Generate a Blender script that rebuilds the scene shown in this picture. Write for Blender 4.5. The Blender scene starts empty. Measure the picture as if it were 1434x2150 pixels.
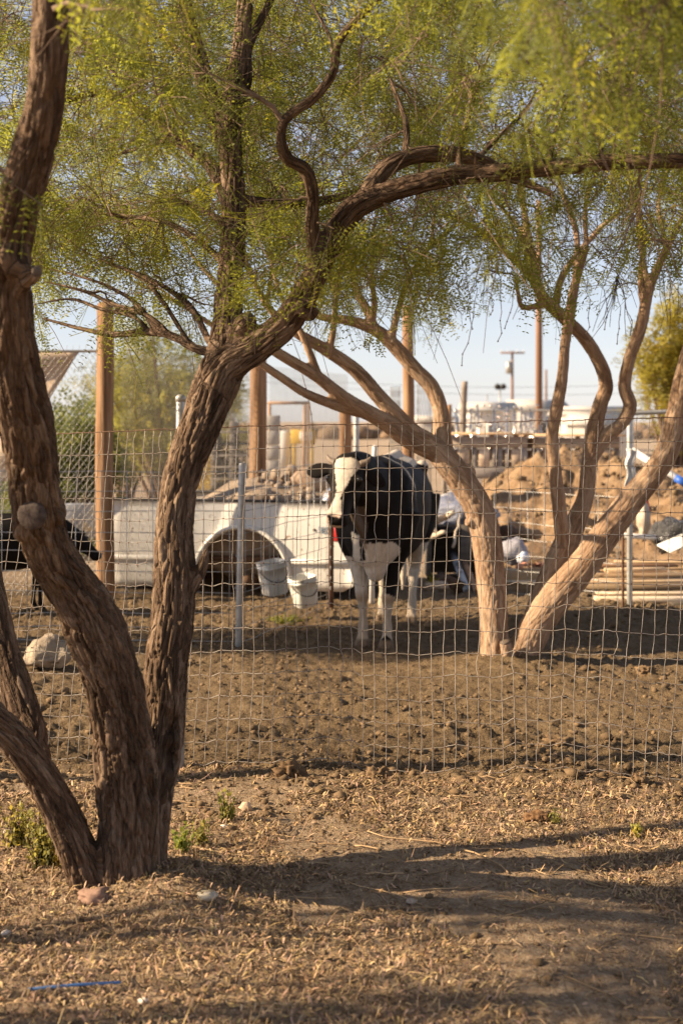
import bpy, bmesh, math, random
import numpy as np
from mathutils import Vector, Matrix, Euler, kdtree

# ------------------------------------------------------------------ camera, sky, sun, exposure
SC = bpy.context.scene
COL = SC.collection
R = math.radians
F, CX, HY, HC = 2986.0, 717.0, 885.0, 1.55      # focal length in photo pixels, centre column, horizon row, eye height

cam_data = bpy.data.cameras.new("camera")
cam = bpy.data.objects.new("camera", cam_data)
COL.objects.link(cam)
cam.location = (0, 0, HC)
cam.rotation_euler = (R(90), 0, 0)
cam_data.sensor_fit = 'VERTICAL'
cam_data.sensor_width = 24.0
cam_data.sensor_height = 36.0
cam_data.lens = 50.0
cam_data.shift_y = -(1075.0 - HY) / 2150.0
cam_data.clip_start = 0.05
cam_data.clip_end = 8000
cam_data.dof.use_dof = True
cam_data.dof.focus_distance = 5.9
cam_data.dof.aperture_fstop = 3.2
SC.camera = cam

SUN_EL = R(27)
SUN_DIR = Vector((0.992, 0.12, 0)).normalized()      # the way the light travels over the ground
world = bpy.data.worlds.new("World")
SC.world = world
world.use_nodes = True
wn = world.node_tree
wn.nodes.clear()
w_out = wn.nodes.new('ShaderNodeOutputWorld')
w_bg = wn.nodes.new('ShaderNodeBackground')
w_sky = wn.nodes.new('ShaderNodeTexSky')
w_sky.sky_type = 'NISHITA'
w_sky.sun_disc = False
w_sky.sun_elevation = SUN_EL
w_sky.sun_rotation = math.atan2(-SUN_DIR.x, -SUN_DIR.y)
w_sky.air_density = 1.0
w_sky.dust_density = 0.3
w_sky.ozone_density = 1.0
w_hsv = wn.nodes.new('ShaderNodeHueSaturation')
w_hsv.inputs['Saturation'].default_value = 0.50
w_mix = wn.nodes.new('ShaderNodeMix')
w_mix.data_type = 'RGBA'
w_mix.blend_type = 'MULTIPLY'
w_mix.inputs[0].default_value = 1.0
w_mix.inputs[7].default_value = (1.0, 1.0, 1.14, 1)
w_bg.inputs['Strength'].default_value = 0.060
wn.links.new(w_sky.outputs[0], w_hsv.inputs['Color'])
wn.links.new(w_hsv.outputs[0], w_mix.inputs[6])
wn.links.new(w_mix.outputs[2], w_bg.inputs['Color'])
wn.links.new(w_bg.outputs[0], w_out.inputs['Surface'])

sun_data = bpy.data.lights.new("sun", 'SUN')
sun_data.energy = 5.0
sun_data.angle = R(0.53)
sun_data.color = (1.0, 0.80, 0.56)
sun = bpy.data.objects.new("sun", sun_data)
COL.objects.link(sun)
L = Vector((SUN_DIR.x * math.cos(SUN_EL), SUN_DIR.y * math.cos(SUN_EL), -math.sin(SUN_EL)))
sun.rotation_euler = L.to_track_quat('-Z', 'Y').to_euler()
sun.location = (-20, -4, 12)

SC.view_settings.view_transform = 'Standard'
SC.view_settings.look = 'None'
SC.view_settings.gamma = 1.0
SC.view_settings.exposure = 1.30
SC.view_settings.use_curve_mapping = False
SC.render.engine = 'CYCLES'
SC.cycles.max_bounces = 6
SC.cycles.diffuse_bounces = 3
SC.cycles.glossy_bounces = 2
SC.cycles.transmission_bounces = 4
SC.cycles.use_denoising = True

# ------------------------------------------------------------------ helpers
rng = np.random.default_rng(7)
random.seed(7)


def P(px, py, d):
    """world point that lies d metres out on the ray through a photo position"""
    return np.array([(px - CX) / F * d, d, HC - (py - HY) / F * d])


def W(px, d):
    return px / F * d


def GD(py):
    """distance of the flat ground at a photo row"""
    return F * HC / (py - HY)


def lerp(a, b, t):
    return a + (b - a) * t


def sstep(a, b, x):
    t = np.clip((x - a) / (b - a), 0, 1)
    return t * t * (3 - 2 * t)


def _hash(ix, iy, iz):
    with np.errstate(over='ignore'):
        h = (ix.astype(np.uint32) * np.uint32(374761393) + iy.astype(np.uint32) * np.uint32(668265263)
             + iz.astype(np.uint32) * np.uint32(2147483647 - 58))
        h = (h ^ (h >> np.uint32(13))) * np.uint32(1274126177)
        h = h ^ (h >> np.uint32(16))
        h = h * np.uint32(2246822519)
        h = h ^ (h >> np.uint32(15))
    return h.astype(np.float64) / 4294967295.0


def noise3(p):
    """value noise in -1..1"""
    p = np.asarray(p, float)
    i = np.floor(p).astype(np.int64)
    f = p - i
    f = f * f * (3 - 2 * f)
    r = 0
    for dx in (0, 1):
        wx = f[:, 0] if dx else 1 - f[:, 0]
        for dy in (0, 1):
            wy = f[:, 1] if dy else 1 - f[:, 1]
            for dz in (0, 1):
                wz = f[:, 2] if dz else 1 - f[:, 2]
                r = r + wx * wy * wz * _hash(i[:, 0] + dx, i[:, 1] + dy, i[:, 2] + dz)
    return r * 2 - 1


def fbm(p, oct=3, gain=0.5):
    r, a = 0, 1.0
    for k in range(oct):
        r = r + a * noise3(p * (2.03 ** k) + 17.3 * k)
        a *= gain
    return r


def worley2(x, y, seed=0):
    """distance to the nearest scattered point, cells of size one"""
    ix, iy = np.floor(x).astype(np.int64), np.floor(y).astype(np.int64)
    best = np.full(x.shape, 9.0)
    cell = np.zeros(x.shape)
    for dx in (-1, 0, 1):
        for dy in (-1, 0, 1):
            cx, cy = ix + dx, iy + dy
            s = np.full_like(cx, seed)
            jx, jy = _hash(cx, cy, s), _hash(cx, cy, s + 31)
            d = np.hypot(cx + jx - x, cy + jy - y)
            m = d < best
            best = np.where(m, d, best)
            cell = np.where(m, _hash(cx, cy, s + 77), cell)
    return best, cell


class MB:
    """collects polygons; build() links them as one mesh object"""

    def __init__(self):
        self.v, self.f, self.n, self.c, self.m = [], [], 0, [], []

    def add(self, v, faces, col=None, mi=0):
        v = np.asarray(v, float).reshape(-1, 3)
        self.v.append(v)
        for a in faces:
            a = np.asarray(a, np.int64)
            self.f.append(a + self.n)
            self.m.append(np.full(len(a), mi))
        if col is not None:
            c = np.asarray(col, float)
            self.c.append(np.broadcast_to(c, (len(v), 3)) if c.ndim == 1 else c)
        else:
            self.c.append(np.ones((len(v), 3)))
        self.n += len(v)
        return self

    def tube(self, pts, rad, sides=8, cap=True, col=None, ry=None, up=None, mi=0):
        v, f = tube(pts, rad, sides, cap, ry, up)
        return self.add(v, f, col, mi)

    def box(self, c, s, rot=(0, 0, 0), bev=0.0, col=None, mi=0):
        v, f = box(s, bev)
        m = np.array(Euler(rot).to_matrix())
        return self.add(v @ m.T + np.asarray(c, float), f, col, mi)

    def blob(self, c, s, sub=2, rough=0.15, freq=2.0, seed=0, rot=(0, 0, 0), col=None, mi=0, flat=0):
        v, f = ico(sub)
        v = v * (1 + rough * fbm(v * freq + seed * 7.7, 3)[:, None])
        v = v * np.asarray(s, float)
        m = np.array(Euler(rot).to_matrix())
        return self.add(v @ m.T + np.asarray(c, float), [f], col, mi)

    def mesh(self, name):
        me = bpy.data.meshes.new(name)
        V = np.concatenate(self.v) if self.v else np.zeros((0, 3))
        loops = np.concatenate([a.ravel() for a in self.f])
        tot = np.concatenate([np.full(len(a), a.shape[1]) for a in self.f])
        st = np.concatenate([[0], np.cumsum(tot)[:-1]])
        me.vertices.add(len(V))
        me.vertices.foreach_set('co', V.astype(np.float32).ravel())
        me.loops.add(len(loops))
        me.loops.foreach_set('vertex_index', loops.astype(np.int32))
        me.polygons.add(len(tot))
        me.polygons.foreach_set('loop_start', st.astype(np.int32))
        me.polygons.foreach_set('loop_total', tot.astype(np.int32))
        me.polygons.foreach_set('material_index', np.concatenate(self.m).astype(np.int32))
        me.update(calc_edges=True)
        C = np.concatenate(self.c)
        if not np.all(C == 1.0):
            at = me.attributes.new('tint', 'FLOAT_COLOR', 'POINT')
            at.data.foreach_set('color', np.concatenate([C, np.ones((len(C), 1))], 1).astype(np.float32).ravel())
        return me

    def build(self, name, mat, parent=None, smooth=False, autosmooth=None):
        me = self.mesh(name)
        return link(name, me, mat, parent, smooth)


def link(name, me, mat, parent=None, smooth=False):
    for m in (mat if isinstance(mat, (list, tuple)) else [mat]):
        me.materials.append(m)
    if smooth:
        me.polygons.foreach_set('use_smooth', np.ones(len(me.polygons), bool))
    o = bpy.data.objects.new(name, me)
    COL.objects.link(o)
    if parent is not None:
        put_under(o, parent)
    return o


def put_under(o, parent):
    o.parent = parent
    o.matrix_parent_inverse = Matrix.Translation(-Vector(parent.location)) if parent.type == 'EMPTY' else Matrix.Identity(4)


def tag(o, label, cat, group=None, kind=None):
    if label:
        o['label'] = label
    if cat:
        o['category'] = cat
    if group:
        o['group'] = group
    if kind:
        o['kind'] = kind
    return o


def thing(name, label, cat, loc, group=None):
    o = bpy.data.objects.new(name, None)
    o.empty_display_size = 0.1
    o.location = tuple(float(a) for a in loc)
    COL.objects.link(o)
    return tag(o, label, cat, group)


def stuff(o):
    o['kind'] = 'stuff'
    return o


_ico = {}


def ico(sub):
    if sub not in _ico:
        bm = bmesh.new()
        bmesh.ops.create_icosphere(bm, subdivisions=sub, radius=1)
        bm.verts.index_update()
        _ico[sub] = (np.array([v.co[:] for v in bm.verts]), np.array([[v.index for v in f.verts] for f in bm.faces]))
        bm.free()
    v, f = _ico[sub]
    return v.copy(), f


_box = {}


def box(s, bev):
    key = (tuple(round(float(a), 5) for a in s), round(bev, 5))
    if key not in _box:
        bm = bmesh.new()
        bmesh.ops.create_cube(bm, size=1)
        for v in bm.verts:
            v.co = Vector((v.co.x * s[0], v.co.y * s[1], v.co.z * s[2]))
        if bev > 0:
            bmesh.ops.bevel(bm, geom=list(bm.edges), offset=bev, segments=1, affect='EDGES')
        bm.verts.index_update()
        V = np.array([v.co[:] for v in bm.verts])
        by = {}
        for f in bm.faces:
            by.setdefault(len(f.verts), []).append([v.index for v in f.verts])
        _box[key] = (V, [np.array(a) for a in by.values()])
        bm.free()
    return _box[key]


def frames(pts, up=None):
    pts = np.asarray(pts, float)
    t = np.gradient(pts, axis=0)
    t /= np.linalg.norm(t, axis=1)[:, None] + 1e-12
    a = np.array(up if up is not None else ([0, 0, 1.0] if abs(t[0][2]) < 0.9 else [1.0, 0, 0]), float)
    e1 = np.zeros_like(pts)
    e = a - t[0] * (a @ t[0])
    e /= np.linalg.norm(e) + 1e-12
    for i in range(len(pts)):
        e = e - t[i] * (e @ t[i])
        e = e / (np.linalg.norm(e) + 1e-12)
        e1[i] = e
    return t, e1, np.cross(t, e1)


def tube(pts, rad, sides=8, cap=True, ry=None, up=None):
    pts = np.asarray(pts, float)
    n = len(pts)
    rad = np.broadcast_to(np.asarray(rad, float), (n,))
    ry = rad if ry is None else np.broadcast_to(np.asarray(ry, float), (n,))
    t, e1, e2 = frames(pts, up)
    a = np.arange(sides) / sides * 2 * math.pi
    v = (pts[:, None, :] + e1[:, None, :] * (np.cos(a)[None, :, None] * rad[:, None, None])
         + e2[:, None, :] * (np.sin(a)[None, :, None] * ry[:, None, None])).reshape(-1, 3)
    i = np.arange(n - 1)[:, None] * sides
    j = np.arange(sides)[None, :]
    k = (j + 1) % sides
    f = [np.stack([i + j, i + k, i + sides + k, i + sides + j], -1).reshape(-1, 4)]
    if cap:
        f.append(np.arange(sides)[::-1].reshape(1, -1))
        f.append(((n - 1) * sides + np.arange(sides)).reshape(1, -1))
    return v, f


def spline(pts, n_per):
    """Catmull-Rom through rows of any width"""
    p = np.asarray(pts, float)
    p = np.vstack([2 * p[0] - p[1], p, 2 * p[-1] - p[-2]])
    out = []
    for i in range(1, len(p) - 2):
        for t in np.arange(n_per) / n_per:
            out.append(0.5 * ((2 * p[i]) + (-p[i - 1] + p[i + 1]) * t + (2 * p[i - 1] - 5 * p[i] + 4 * p[i + 1] - p[i + 2]) * t * t
                              + (-p[i - 1] + 3 * p[i] - 3 * p[i + 1] + p[i + 2]) * t ** 3))
    out.append(p[-2])
    return np.array(out)


def remesh(mb, voxel, smooth=4):
    """union of closed shapes as one continuous skin; returns vertices and quads"""
    me = mb.mesh('tmp')
    o = bpy.data.objects.new('tmp', me)
    COL.objects.link(o)
    md = o.modifiers.new('r', 'REMESH')
    md.mode = 'VOXEL'
    md.voxel_size = voxel
    dg = bpy.context.evaluated_depsgraph_get()
    me2 = bpy.data.meshes.new_from_object(o.evaluated_get(dg))
    n = len(me2.vertices)
    V = np.empty(n * 3, np.float32)
    me2.vertices.foreach_get('co', V)
    V = V.reshape(-1, 3).astype(float)
    tot = np.empty(len(me2.polygons), np.int32)
    me2.polygons.foreach_get('loop_total', tot)
    lp = np.empty(len(me2.loops), np.int32)
    me2.loops.foreach_get('vertex_index', lp)
    Q = lp.reshape(-1, 4) if np.all(tot == 4) else None
    if Q is None:
        st = np.concatenate([[0], np.cumsum(tot)[:-1]])
        Q = np.array([list(lp[s:s + k]) + [lp[s + k - 1]] * (4 - k) for s, k in zip(st, tot)])
    E = np.empty(len(me2.edges) * 2, np.int32)
    me2.edges.foreach_get('vertices', E)
    E = E.reshape(-1, 2)
    bpy.data.objects.remove(o)
    bpy.data.meshes.remove(me)
    bpy.data.meshes.remove(me2)
    V = laplace(V, E, smooth)
    return V, Q, E


def laplace(V, E, it, k=0.6):
    deg = np.bincount(E.ravel(), minlength=len(V)).astype(float) + 1e-9
    for _ in range(it):
        S = np.stack([np.bincount(E[:, 0], V[E[:, 1], c], len(V)) + np.bincount(E[:, 1], V[E[:, 0], c], len(V)) for c in range(3)], 1)
        V = V + k * (S / deg[:, None] - V)
    return V


def vnormals(V, Q):
    n = np.cross(V[Q[:, 2]] - V[Q[:, 0]], V[Q[:, 3]] - V[Q[:, 1]])
    N = np.stack([np.bincount(Q.ravel(), np.repeat(n[:, c], 4), len(V)) for c in range(3)], 1)
    return N / (np.linalg.norm(N, axis=1)[:, None] + 1e-12)


# ------------------------------------------------------------------ materials
def mat_new(name):
    m = bpy.data.materials.new(name)
    m.use_nodes = True
    nt = m.node_tree
    nt.nodes.clear()
    out = nt.nodes.new('ShaderNodeOutputMaterial')
    return m, nt, out


def N(nt, kind, **kw):
    n = nt.nodes.new(kind)
    for k, v in kw.items():
        if k.startswith('i_'):
            n.inputs[k[2:].replace('_', ' ')].default_value = v
        else:
            setattr(n, k, v)
    return n


def ramp(nt, src, stops):
    r = nt.nodes.new('ShaderNodeValToRGB')
    el = r.color_ramp.elements
    while len(el) < len(stops):
        el.new(0.5)
    for e, (p, c) in zip(el, stops):
        e.position = p
        e.color = (*c, 1) if len(c) == 3 else c
    nt.links.new(src, r.inputs[0])
    return r.outputs[0]


def coords(nt, scale=(1, 1, 1), attr=None):
    if attr:
        a = N(nt, 'ShaderNodeAttribute', attribute_name=attr)
        src = a.outputs['Vector']
    else:
        src = N(nt, 'ShaderNodeTexCoord').outputs['Object']
    mp = N(nt, 'ShaderNodeMapping')
    mp.inputs['Scale'].default_value = scale
    nt.links.new(src, mp.inputs[0])
    return mp.outputs[0]


def noise_tex(nt, vec, scale, detail=4, rough=0.55, dist=0.0):
    n = N(nt, 'ShaderNodeTexNoise')
    n.inputs['Scale'].default_value = scale
    n.inputs['Detail'].default_value = detail
    n.inputs['Roughness'].default_value = rough
    n.inputs['Distortion'].default_value = dist
    nt.links.new(vec, n.inputs['Vector'])
    return n.outputs['Fac']


def mix_rgb(nt, fac, a, b, mode='MIX'):
    m = N(nt, 'ShaderNodeMix', data_type='RGBA', blend_type=mode)
    for inp, val in ((m.inputs[0], fac), (m.inputs[6], a), (m.inputs[7], b)):
        if isinstance(val, (int, float)):
            inp.default_value = val
        elif isinstance(val, (tuple, list)):
            inp.default_value = (*val[:3], 1)
        else:
            nt.links.new(val, inp)
    return m.outputs[2]


def surf(name, stops, scale=8.0, rough=0.85, bump=0.3, bump_scale=None, stretch=(1, 1, 1), attr=None, detail=5, tint=False,
         metal=0.0, dist=0.0, bump_dist=0.01, spots=None, spec=0.3):
    m, nt, out = mat_new(name)
    b = N(nt, 'ShaderNodeBsdfPrincipled')
    b.inputs['Roughness'].default_value = rough
    b.inputs['Metallic'].default_value = metal
    b.inputs['Specular IOR Level'].default_value = spec
    vec = coords(nt, stretch, attr)
    f = noise_tex(nt, vec, scale, detail, 0.6, dist)
    c = ramp(nt, f, stops)
    if spots:
        s_scale, s_lo, s_hi, s_col = spots
        fs = noise_tex(nt, vec, s_scale, 3, 0.6)
        msk = ramp(nt, fs, [(s_lo, (0, 0, 0)), (s_hi, (1, 1, 1))])
        c = mix_rgb(nt, msk, c, s_col)
    if tint:
        a = N(nt, 'ShaderNodeAttribute', attribute_name='tint')
        c = mix_rgb(nt, 1.0, c, a.outputs['Color'], 'MULTIPLY')
    nt.links.new(c, b.inputs['Base Color'])
    if bump:
        fb = noise_tex(nt, vec, bump_scale or scale * 3, 6, 0.65, dist)
        bp = N(nt, 'ShaderNodeBump')
        bp.inputs['Strength'].default_value = bump
        bp.inputs['Distance'].default_value = bump_dist
        nt.links.new(fb, bp.inputs['Height'])
        nt.links.new(bp.outputs[0], b.inputs['Normal'])
    nt.links.new(b.outputs[0], out.inputs['Surface'])
    return m


def leaf_mat(name, col, trans, tint=True):
    m, nt, out = mat_new(name)
    a = N(nt, 'ShaderNodeAttribute', attribute_name='tint')
    c1 = mix_rgb(nt, 1.0, a.outputs['Color'], col, 'MULTIPLY')
    c2 = mix_rgb(nt, 1.0, a.outputs['Color'], trans, 'MULTIPLY')
    d = N(nt, 'ShaderNodeBsdfPrincipled')
    d.inputs['Roughness'].default_value = 0.55
    d.inputs['Specular IOR Level'].default_value = 0.25
    t = N(nt, 'ShaderNodeBsdfTranslucent')
    nt.links.new(c1, d.inputs['Base Color'])
    nt.links.new(c2, t.inputs['Color'])
    mx = N(nt, 'ShaderNodeMixShader')
    mx.inputs[0].default_value = 0.48
    nt.links.new(d.outputs[0], mx.inputs[1])
    nt.links.new(t.outputs[0], mx.inputs[2])
    nt.links.new(mx.outputs[0], out.inputs['Surface'])
    return m


M = {}


def bark_mat(name, dark, mid, light, freq, stretch, strength, dist):
    """plates of bark parted by fissures, drawn out along the limb"""
    m, nt, out = mat_new(name)
    b = N(nt, 'ShaderNodeBsdfPrincipled')
    b.inputs['Roughness'].default_value = 0.93
    b.inputs['Specular IOR Level'].default_value = 0.15
    vec = coords(nt, (1, 1, stretch), 'bark')
    wn_ = N(nt, 'ShaderNodeTexNoise')
    wn_.inputs['Scale'].default_value = freq * 0.6
    wn_.inputs['Detail'].default_value = 3
    nt.links.new(vec, wn_.inputs['Vector'])
    wv = N(nt, 'ShaderNodeVectorMath', operation='MULTIPLY_ADD')
    wv.inputs[1].default_value = (0.022, 0.022, 0.03)
    nt.links.new(wn_.outputs['Color'], wv.inputs[0])
    nt.links.new(vec, wv.inputs[2])
    vo = N(nt, 'ShaderNodeTexVoronoi', feature='DISTANCE_TO_EDGE')
    vo.inputs['Scale'].default_value = freq
    nt.links.new(wv.outputs[0], vo.inputs['Vector'])
    vc = N(nt, 'ShaderNodeTexVoronoi', feature='F1')
    vc.inputs['Scale'].default_value = freq
    nt.links.new(wv.outputs[0], vc.inputs['Vector'])
    fine = noise_tex(nt, vec, freq * 3.2, 6, 0.7, 0.4)
    big = noise_tex(nt, vec, freq * 0.22, 3, 0.6)
    sep = N(nt, 'ShaderNodeSeparateColor')
    nt.links.new(vc.outputs['Color'], sep.inputs[0])
    mixf = N(nt, 'ShaderNodeMath', operation='MULTIPLY_ADD')
    mixf.inputs[1].default_value = 0.34
    nt.links.new(sep.outputs[0], mixf.inputs[0])
    nt.links.new(fine, mixf.inputs[2])
    m2 = N(nt, 'ShaderNodeMath', operation='MULTIPLY_ADD')
    m2.inputs[1].default_value = 0.55
    nt.links.new(big, m2.inputs[0])
    nt.links.new(mixf.outputs[0], m2.inputs[2])
    c = ramp(nt, m2.outputs[0], [(0.62, dark), (0.92, mid), (1.25 / 1.3, light)])
    mr = N(nt, 'ShaderNodeMapRange')
    mr.inputs[1].default_value = 0.55
    mr.inputs[2].default_value = 1.35
    nt.links.new(m2.outputs[0], mr.inputs[0])
    c = ramp(nt, mr.outputs[0], [(0.15, dark), (0.5, mid), (0.85, light)])
    nt.links.new(c, b.inputs['Base Color'])
    fis = N(nt, 'ShaderNodeMapRange')
    fis.inputs[1].default_value = 0.0
    fis.inputs[2].default_value = 0.22
    nt.links.new(vo.outputs['Distance'], fis.inputs[0])
    hsum = N(nt, 'ShaderNodeMath', operation='MULTIPLY_ADD')
    hsum.inputs[1].default_value = 0.7
    nt.links.new(fine, hsum.inputs[0])
    nt.links.new(fis.outputs[0], hsum.inputs[2])
    bp = N(nt, 'ShaderNodeBump')
    bp.inputs['Strength'].default_value = strength
    bp.inputs['Distance'].default_value = dist
    nt.links.new(hsum.outputs[0], bp.inputs['Height'])
    nt.links.new(bp.outputs[0], b.inputs['Normal'])
    nt.links.new(b.outputs[0], out.inputs['Surface'])
    return m


M['bark'] = bark_mat('bark_dark', (0.046, 0.028, 0.017), (0.130, 0.082, 0.051), (0.275, 0.192, 0.128), 48, 0.17, 1.0, 0.010)
M['bark_pale'] = bark_mat('bark_pale', (0.17, 0.100, 0.058), (0.32, 0.208, 0.130), (0.45, 0.32, 0.215), 40, 0.2, 0.6, 0.004)
M['knot'] = surf('dark_knot_wood', [(0.3, (0.035, 0.024, 0.018)), (0.7, (0.12, 0.085, 0.065))], 40, 0.8, 0.8, 90)
M['twig'] = surf('twig_bark', [(0.3, (0.10, 0.062, 0.040)), (0.7, (0.27, 0.185, 0.125))], 30, 0.9, 0.0)
M['cut_wood'] = surf('weathered_cut_wood', [(0.3, (0.08, 0.055, 0.038)), (0.7, (0.19, 0.14, 0.10))], 40, 0.9, 0.8, 90)
M['leaf'] = leaf_mat('mesquite_leaf', (0.110, 0.125, 0.028), (0.40, 0.405, 0.05))
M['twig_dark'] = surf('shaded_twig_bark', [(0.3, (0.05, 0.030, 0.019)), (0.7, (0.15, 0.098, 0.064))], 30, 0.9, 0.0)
M['leaf_far'] = leaf_mat('distant_leaf', (0.17, 0.17, 0.06), (0.36, 0.35, 0.09))
M['weed'] = leaf_mat('weed_leaf', (0.30, 0.28, 0.09), (0.42, 0.38, 0.09))
M['litter'] = surf('dry_leaf_litter', [(0.3, (0.33, 0.225, 0.128)), (0.7, (0.52, 0.39, 0.245))], 5, 0.9, 0.0, tint=True)
M['clod'] = surf('soil_clod', [(0.3, (0.125, 0.080, 0.040)), (0.7, (0.225, 0.152, 0.084))], 14, 0.95, 0.6, 60, tint=True)
M['wire'] = surf('fence_wire', [(0.35, (0.26, 0.22, 0.18)), (0.65, (0.46, 0.41, 0.35))], 9, 0.5, 0, metal=0.4)
M['wire_rust'] = surf('rusty_fence_wire', [(0.35, (0.13, 0.07, 0.045)), (0.65, (0.26, 0.16, 0.11))], 9, 0.7, 0, metal=0.3)
M['galv'] = surf('galvanized_steel', [(0.3, (0.33, 0.315, 0.285)), (0.7, (0.50, 0.48, 0.44))], 14, 0.45, 0.1, metal=0.55)
M['chain'] = surf('chain_link_wire', [(0.3, (0.32, 0.30, 0.27)), (0.7, (0.46, 0.44, 0.41))], 6, 0.55, 0, metal=0.5)
M['post'] = surf('treated_timber', [(0.30, (0.10, 0.050, 0.024)), (0.5, (0.28, 0.155, 0.076)), (0.74, (0.43, 0.27, 0.155))], 26, 0.88, 0.8, 50,
                 (1, 1, 0.05), bump_dist=0.02)
M['grey_wood'] = surf('grey_weathered_wood', [(0.3, (0.20, 0.165, 0.135)), (0.7, (0.42, 0.36, 0.30))], 16, 0.9, 0.4, 50, (0.1, 1, 1), tint=True)
M['tan_wood'] = surf('tan_plank_wood', [(0.3, (0.40, 0.29, 0.19)), (0.7, (0.64, 0.52, 0.38))], 16, 0.9, 0.4, 50, (0.1, 1, 1), tint=True)
M['rust'] = surf('rusted_steel', [(0.3, (0.07, 0.035, 0.02)), (0.7, (0.20, 0.105, 0.06))], 12, 0.8, 0.3, metal=0.2)
M['stone'] = surf('stone', [(0.3, (0.33, 0.27, 0.21)), (0.7, (0.58, 0.50, 0.41))], 12, 0.9, 0.5, 40, tint=True)
M['plaster'] = surf('pale_plaster_rock', [(0.3, (0.24, 0.175, 0.115)), (0.7, (0.46, 0.37, 0.265))], 9, 0.9, 1.0, 26, bump_dist=0.02)

# ------------------------------------------------------------------ the ground
def fence_y(x):
    return np.interp(x, [-1.98, 1.745], [6.62, 5.95])


def ground_z(x, y):
    x, y = np.asarray(x, float), np.asarray(y, float)
    p = np.stack([x, y, np.zeros_like(x)], -1).reshape(-1, 3)
    sh = x.shape
    near = 1 - sstep(16, 40, np.hypot(x, y - 4))
    pen = sstep(-0.25, 0.25, y - np.interp(x, [-1.98, 1.745], [6.42, 5.85]))
    z = 0.035 * noise3(p * 0.6 + 5).reshape(sh) + 0.02 * fbm(p * 2.1 + 9, 2).reshape(sh)
    z = z - 0.012 * pen
    w1, c1 = worley2(p[:, 0] * 13 + 0.7 * noise3(p * 9), p[:, 1] * 13 + 0.7 * noise3(p * 9 + 50))
    w2, c2 = worley2(p[:, 0] * 32 + 0.5 * noise3(p * 20), p[:, 1] * 32, 5)
    clod = ((1 - np.clip(w1, 0, 1)) * (0.3 + c1)).reshape(sh)
    clod2 = ((1 - np.clip(w2, 0, 1)) * (0.2 + c2)).reshape(sh)
    patch = (0.5 + 0.5 * fbm(p * 1.3 + 31, 2)).reshape(sh)
    fine = fbm(p * 30, 2).reshape(sh)
    z = z + pen * (0.030 * clod * (0.3 + patch) + 0.017 * clod2 * (0.4 + patch) + 0.008 * fine)
    z = z + (1 - pen) * (0.010 * clod * patch + 0.005 * clod2 + 0.003 * fine)
    # a low ridge of kicked-up soil under the wire
    z = z + 0.035 * np.exp(-((y - np.interp(x, [-1.98, 1.745], [6.15, 5.62])) / 0.16) ** 2) * (0.4 + patch)
    # soil heaped round the tree feet
    for (tx, ty, rr, hh) in ((-0.67, 4.68, 0.30, 0.06), (-0.52, 4.50, 0.16, 0.035), (1.05, 9.05, 0.45, 0.09)):
        z = z + hh * np.exp(-((x - tx) ** 2 + (y - ty) ** 2) / rr ** 2)
    return z * near


def gz(x, y):
    return float(ground_z(np.array([x]), np.array([y]))[0])


def grow_axis(start, step, rate, end):
    out, v = [start], start
    while abs(v) < abs(end):
        step *= rate
        v += step
        out.append(v)
    return np.array(out)


xa = np.arange(0, 2.6, 0.0155)
xb = np.arange(2.6, 5, 0.03)
xc = grow_axis(5, 0.05, 1.25, 2500)
xh = np.concatenate([xa, xb, xc])
gx = np.concatenate([-xh[::-1][:-1], xh])
yb = [3.0]
while yb[-1] < 14:
    yb.append(yb[-1] + 0.0030 * yb[-1] + 0.0025)
yb = np.array(yb)
yc = grow_axis(yb[-1], 0.05, 1.22, 5000)[1:]
ya = 3.0 - grow_axis(0, 0.02, 1.3, 40)[1:][::-1]
gy = np.concatenate([ya, yb, yc])
GX, GY = np.meshgrid(gx, gy)
GZ = ground_z(GX, GY)
gv = np.stack([GX, GY, GZ], -1).reshape(-1, 3)
nx, ny = len(gx), len(gy)
i = np.arange(ny - 1)[:, None] * nx
j = np.arange(nx - 1)[None, :]
gf = np.stack([i + j, i + j + 1, i + nx + j + 1, i + nx + j], -1).reshape(-1, 4)

m, nt, out = mat_new('bare_earth')
b = N(nt, 'ShaderNodeBsdfPrincipled')
b.inputs['Roughness'].default_value = 0.95
b.inputs['Specular IOR Level'].default_value = 0.15
vec = coords(nt)
n_big = noise_tex(nt, vec, 1.1, 4, 0.6)
n_mid = noise_tex(nt, vec, 14, 5, 0.65)
n_fine = noise_tex(nt, vec, 70, 4, 0.7)
front = ramp(nt, n_mid, [(0.28, (0.16, 0.100, 0.054)), (0.5, (0.27, 0.182, 0.108)), (0.72, (0.38, 0.275, 0.175))])
straw = ramp(nt, n_fine, [(0.48, (0, 0, 0)), (0.62, (1, 1, 1))])
front = mix_rgb(nt, straw, front, (0.42, 0.315, 0.205))
pen = ramp(nt, n_mid, [(0.28, (0.105, 0.068, 0.034)), (0.5, (0.180, 0.122, 0.066)), (0.75, (0.26, 0.182, 0.104))])
far = ramp(nt, n_big, [(0.3, (0.33, 0.235, 0.15)), (0.7, (0.45, 0.345, 0.24))])
sep = N(nt, 'ShaderNodeSeparateXYZ')
nt.links.new(vec, sep.inputs[0])
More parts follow.
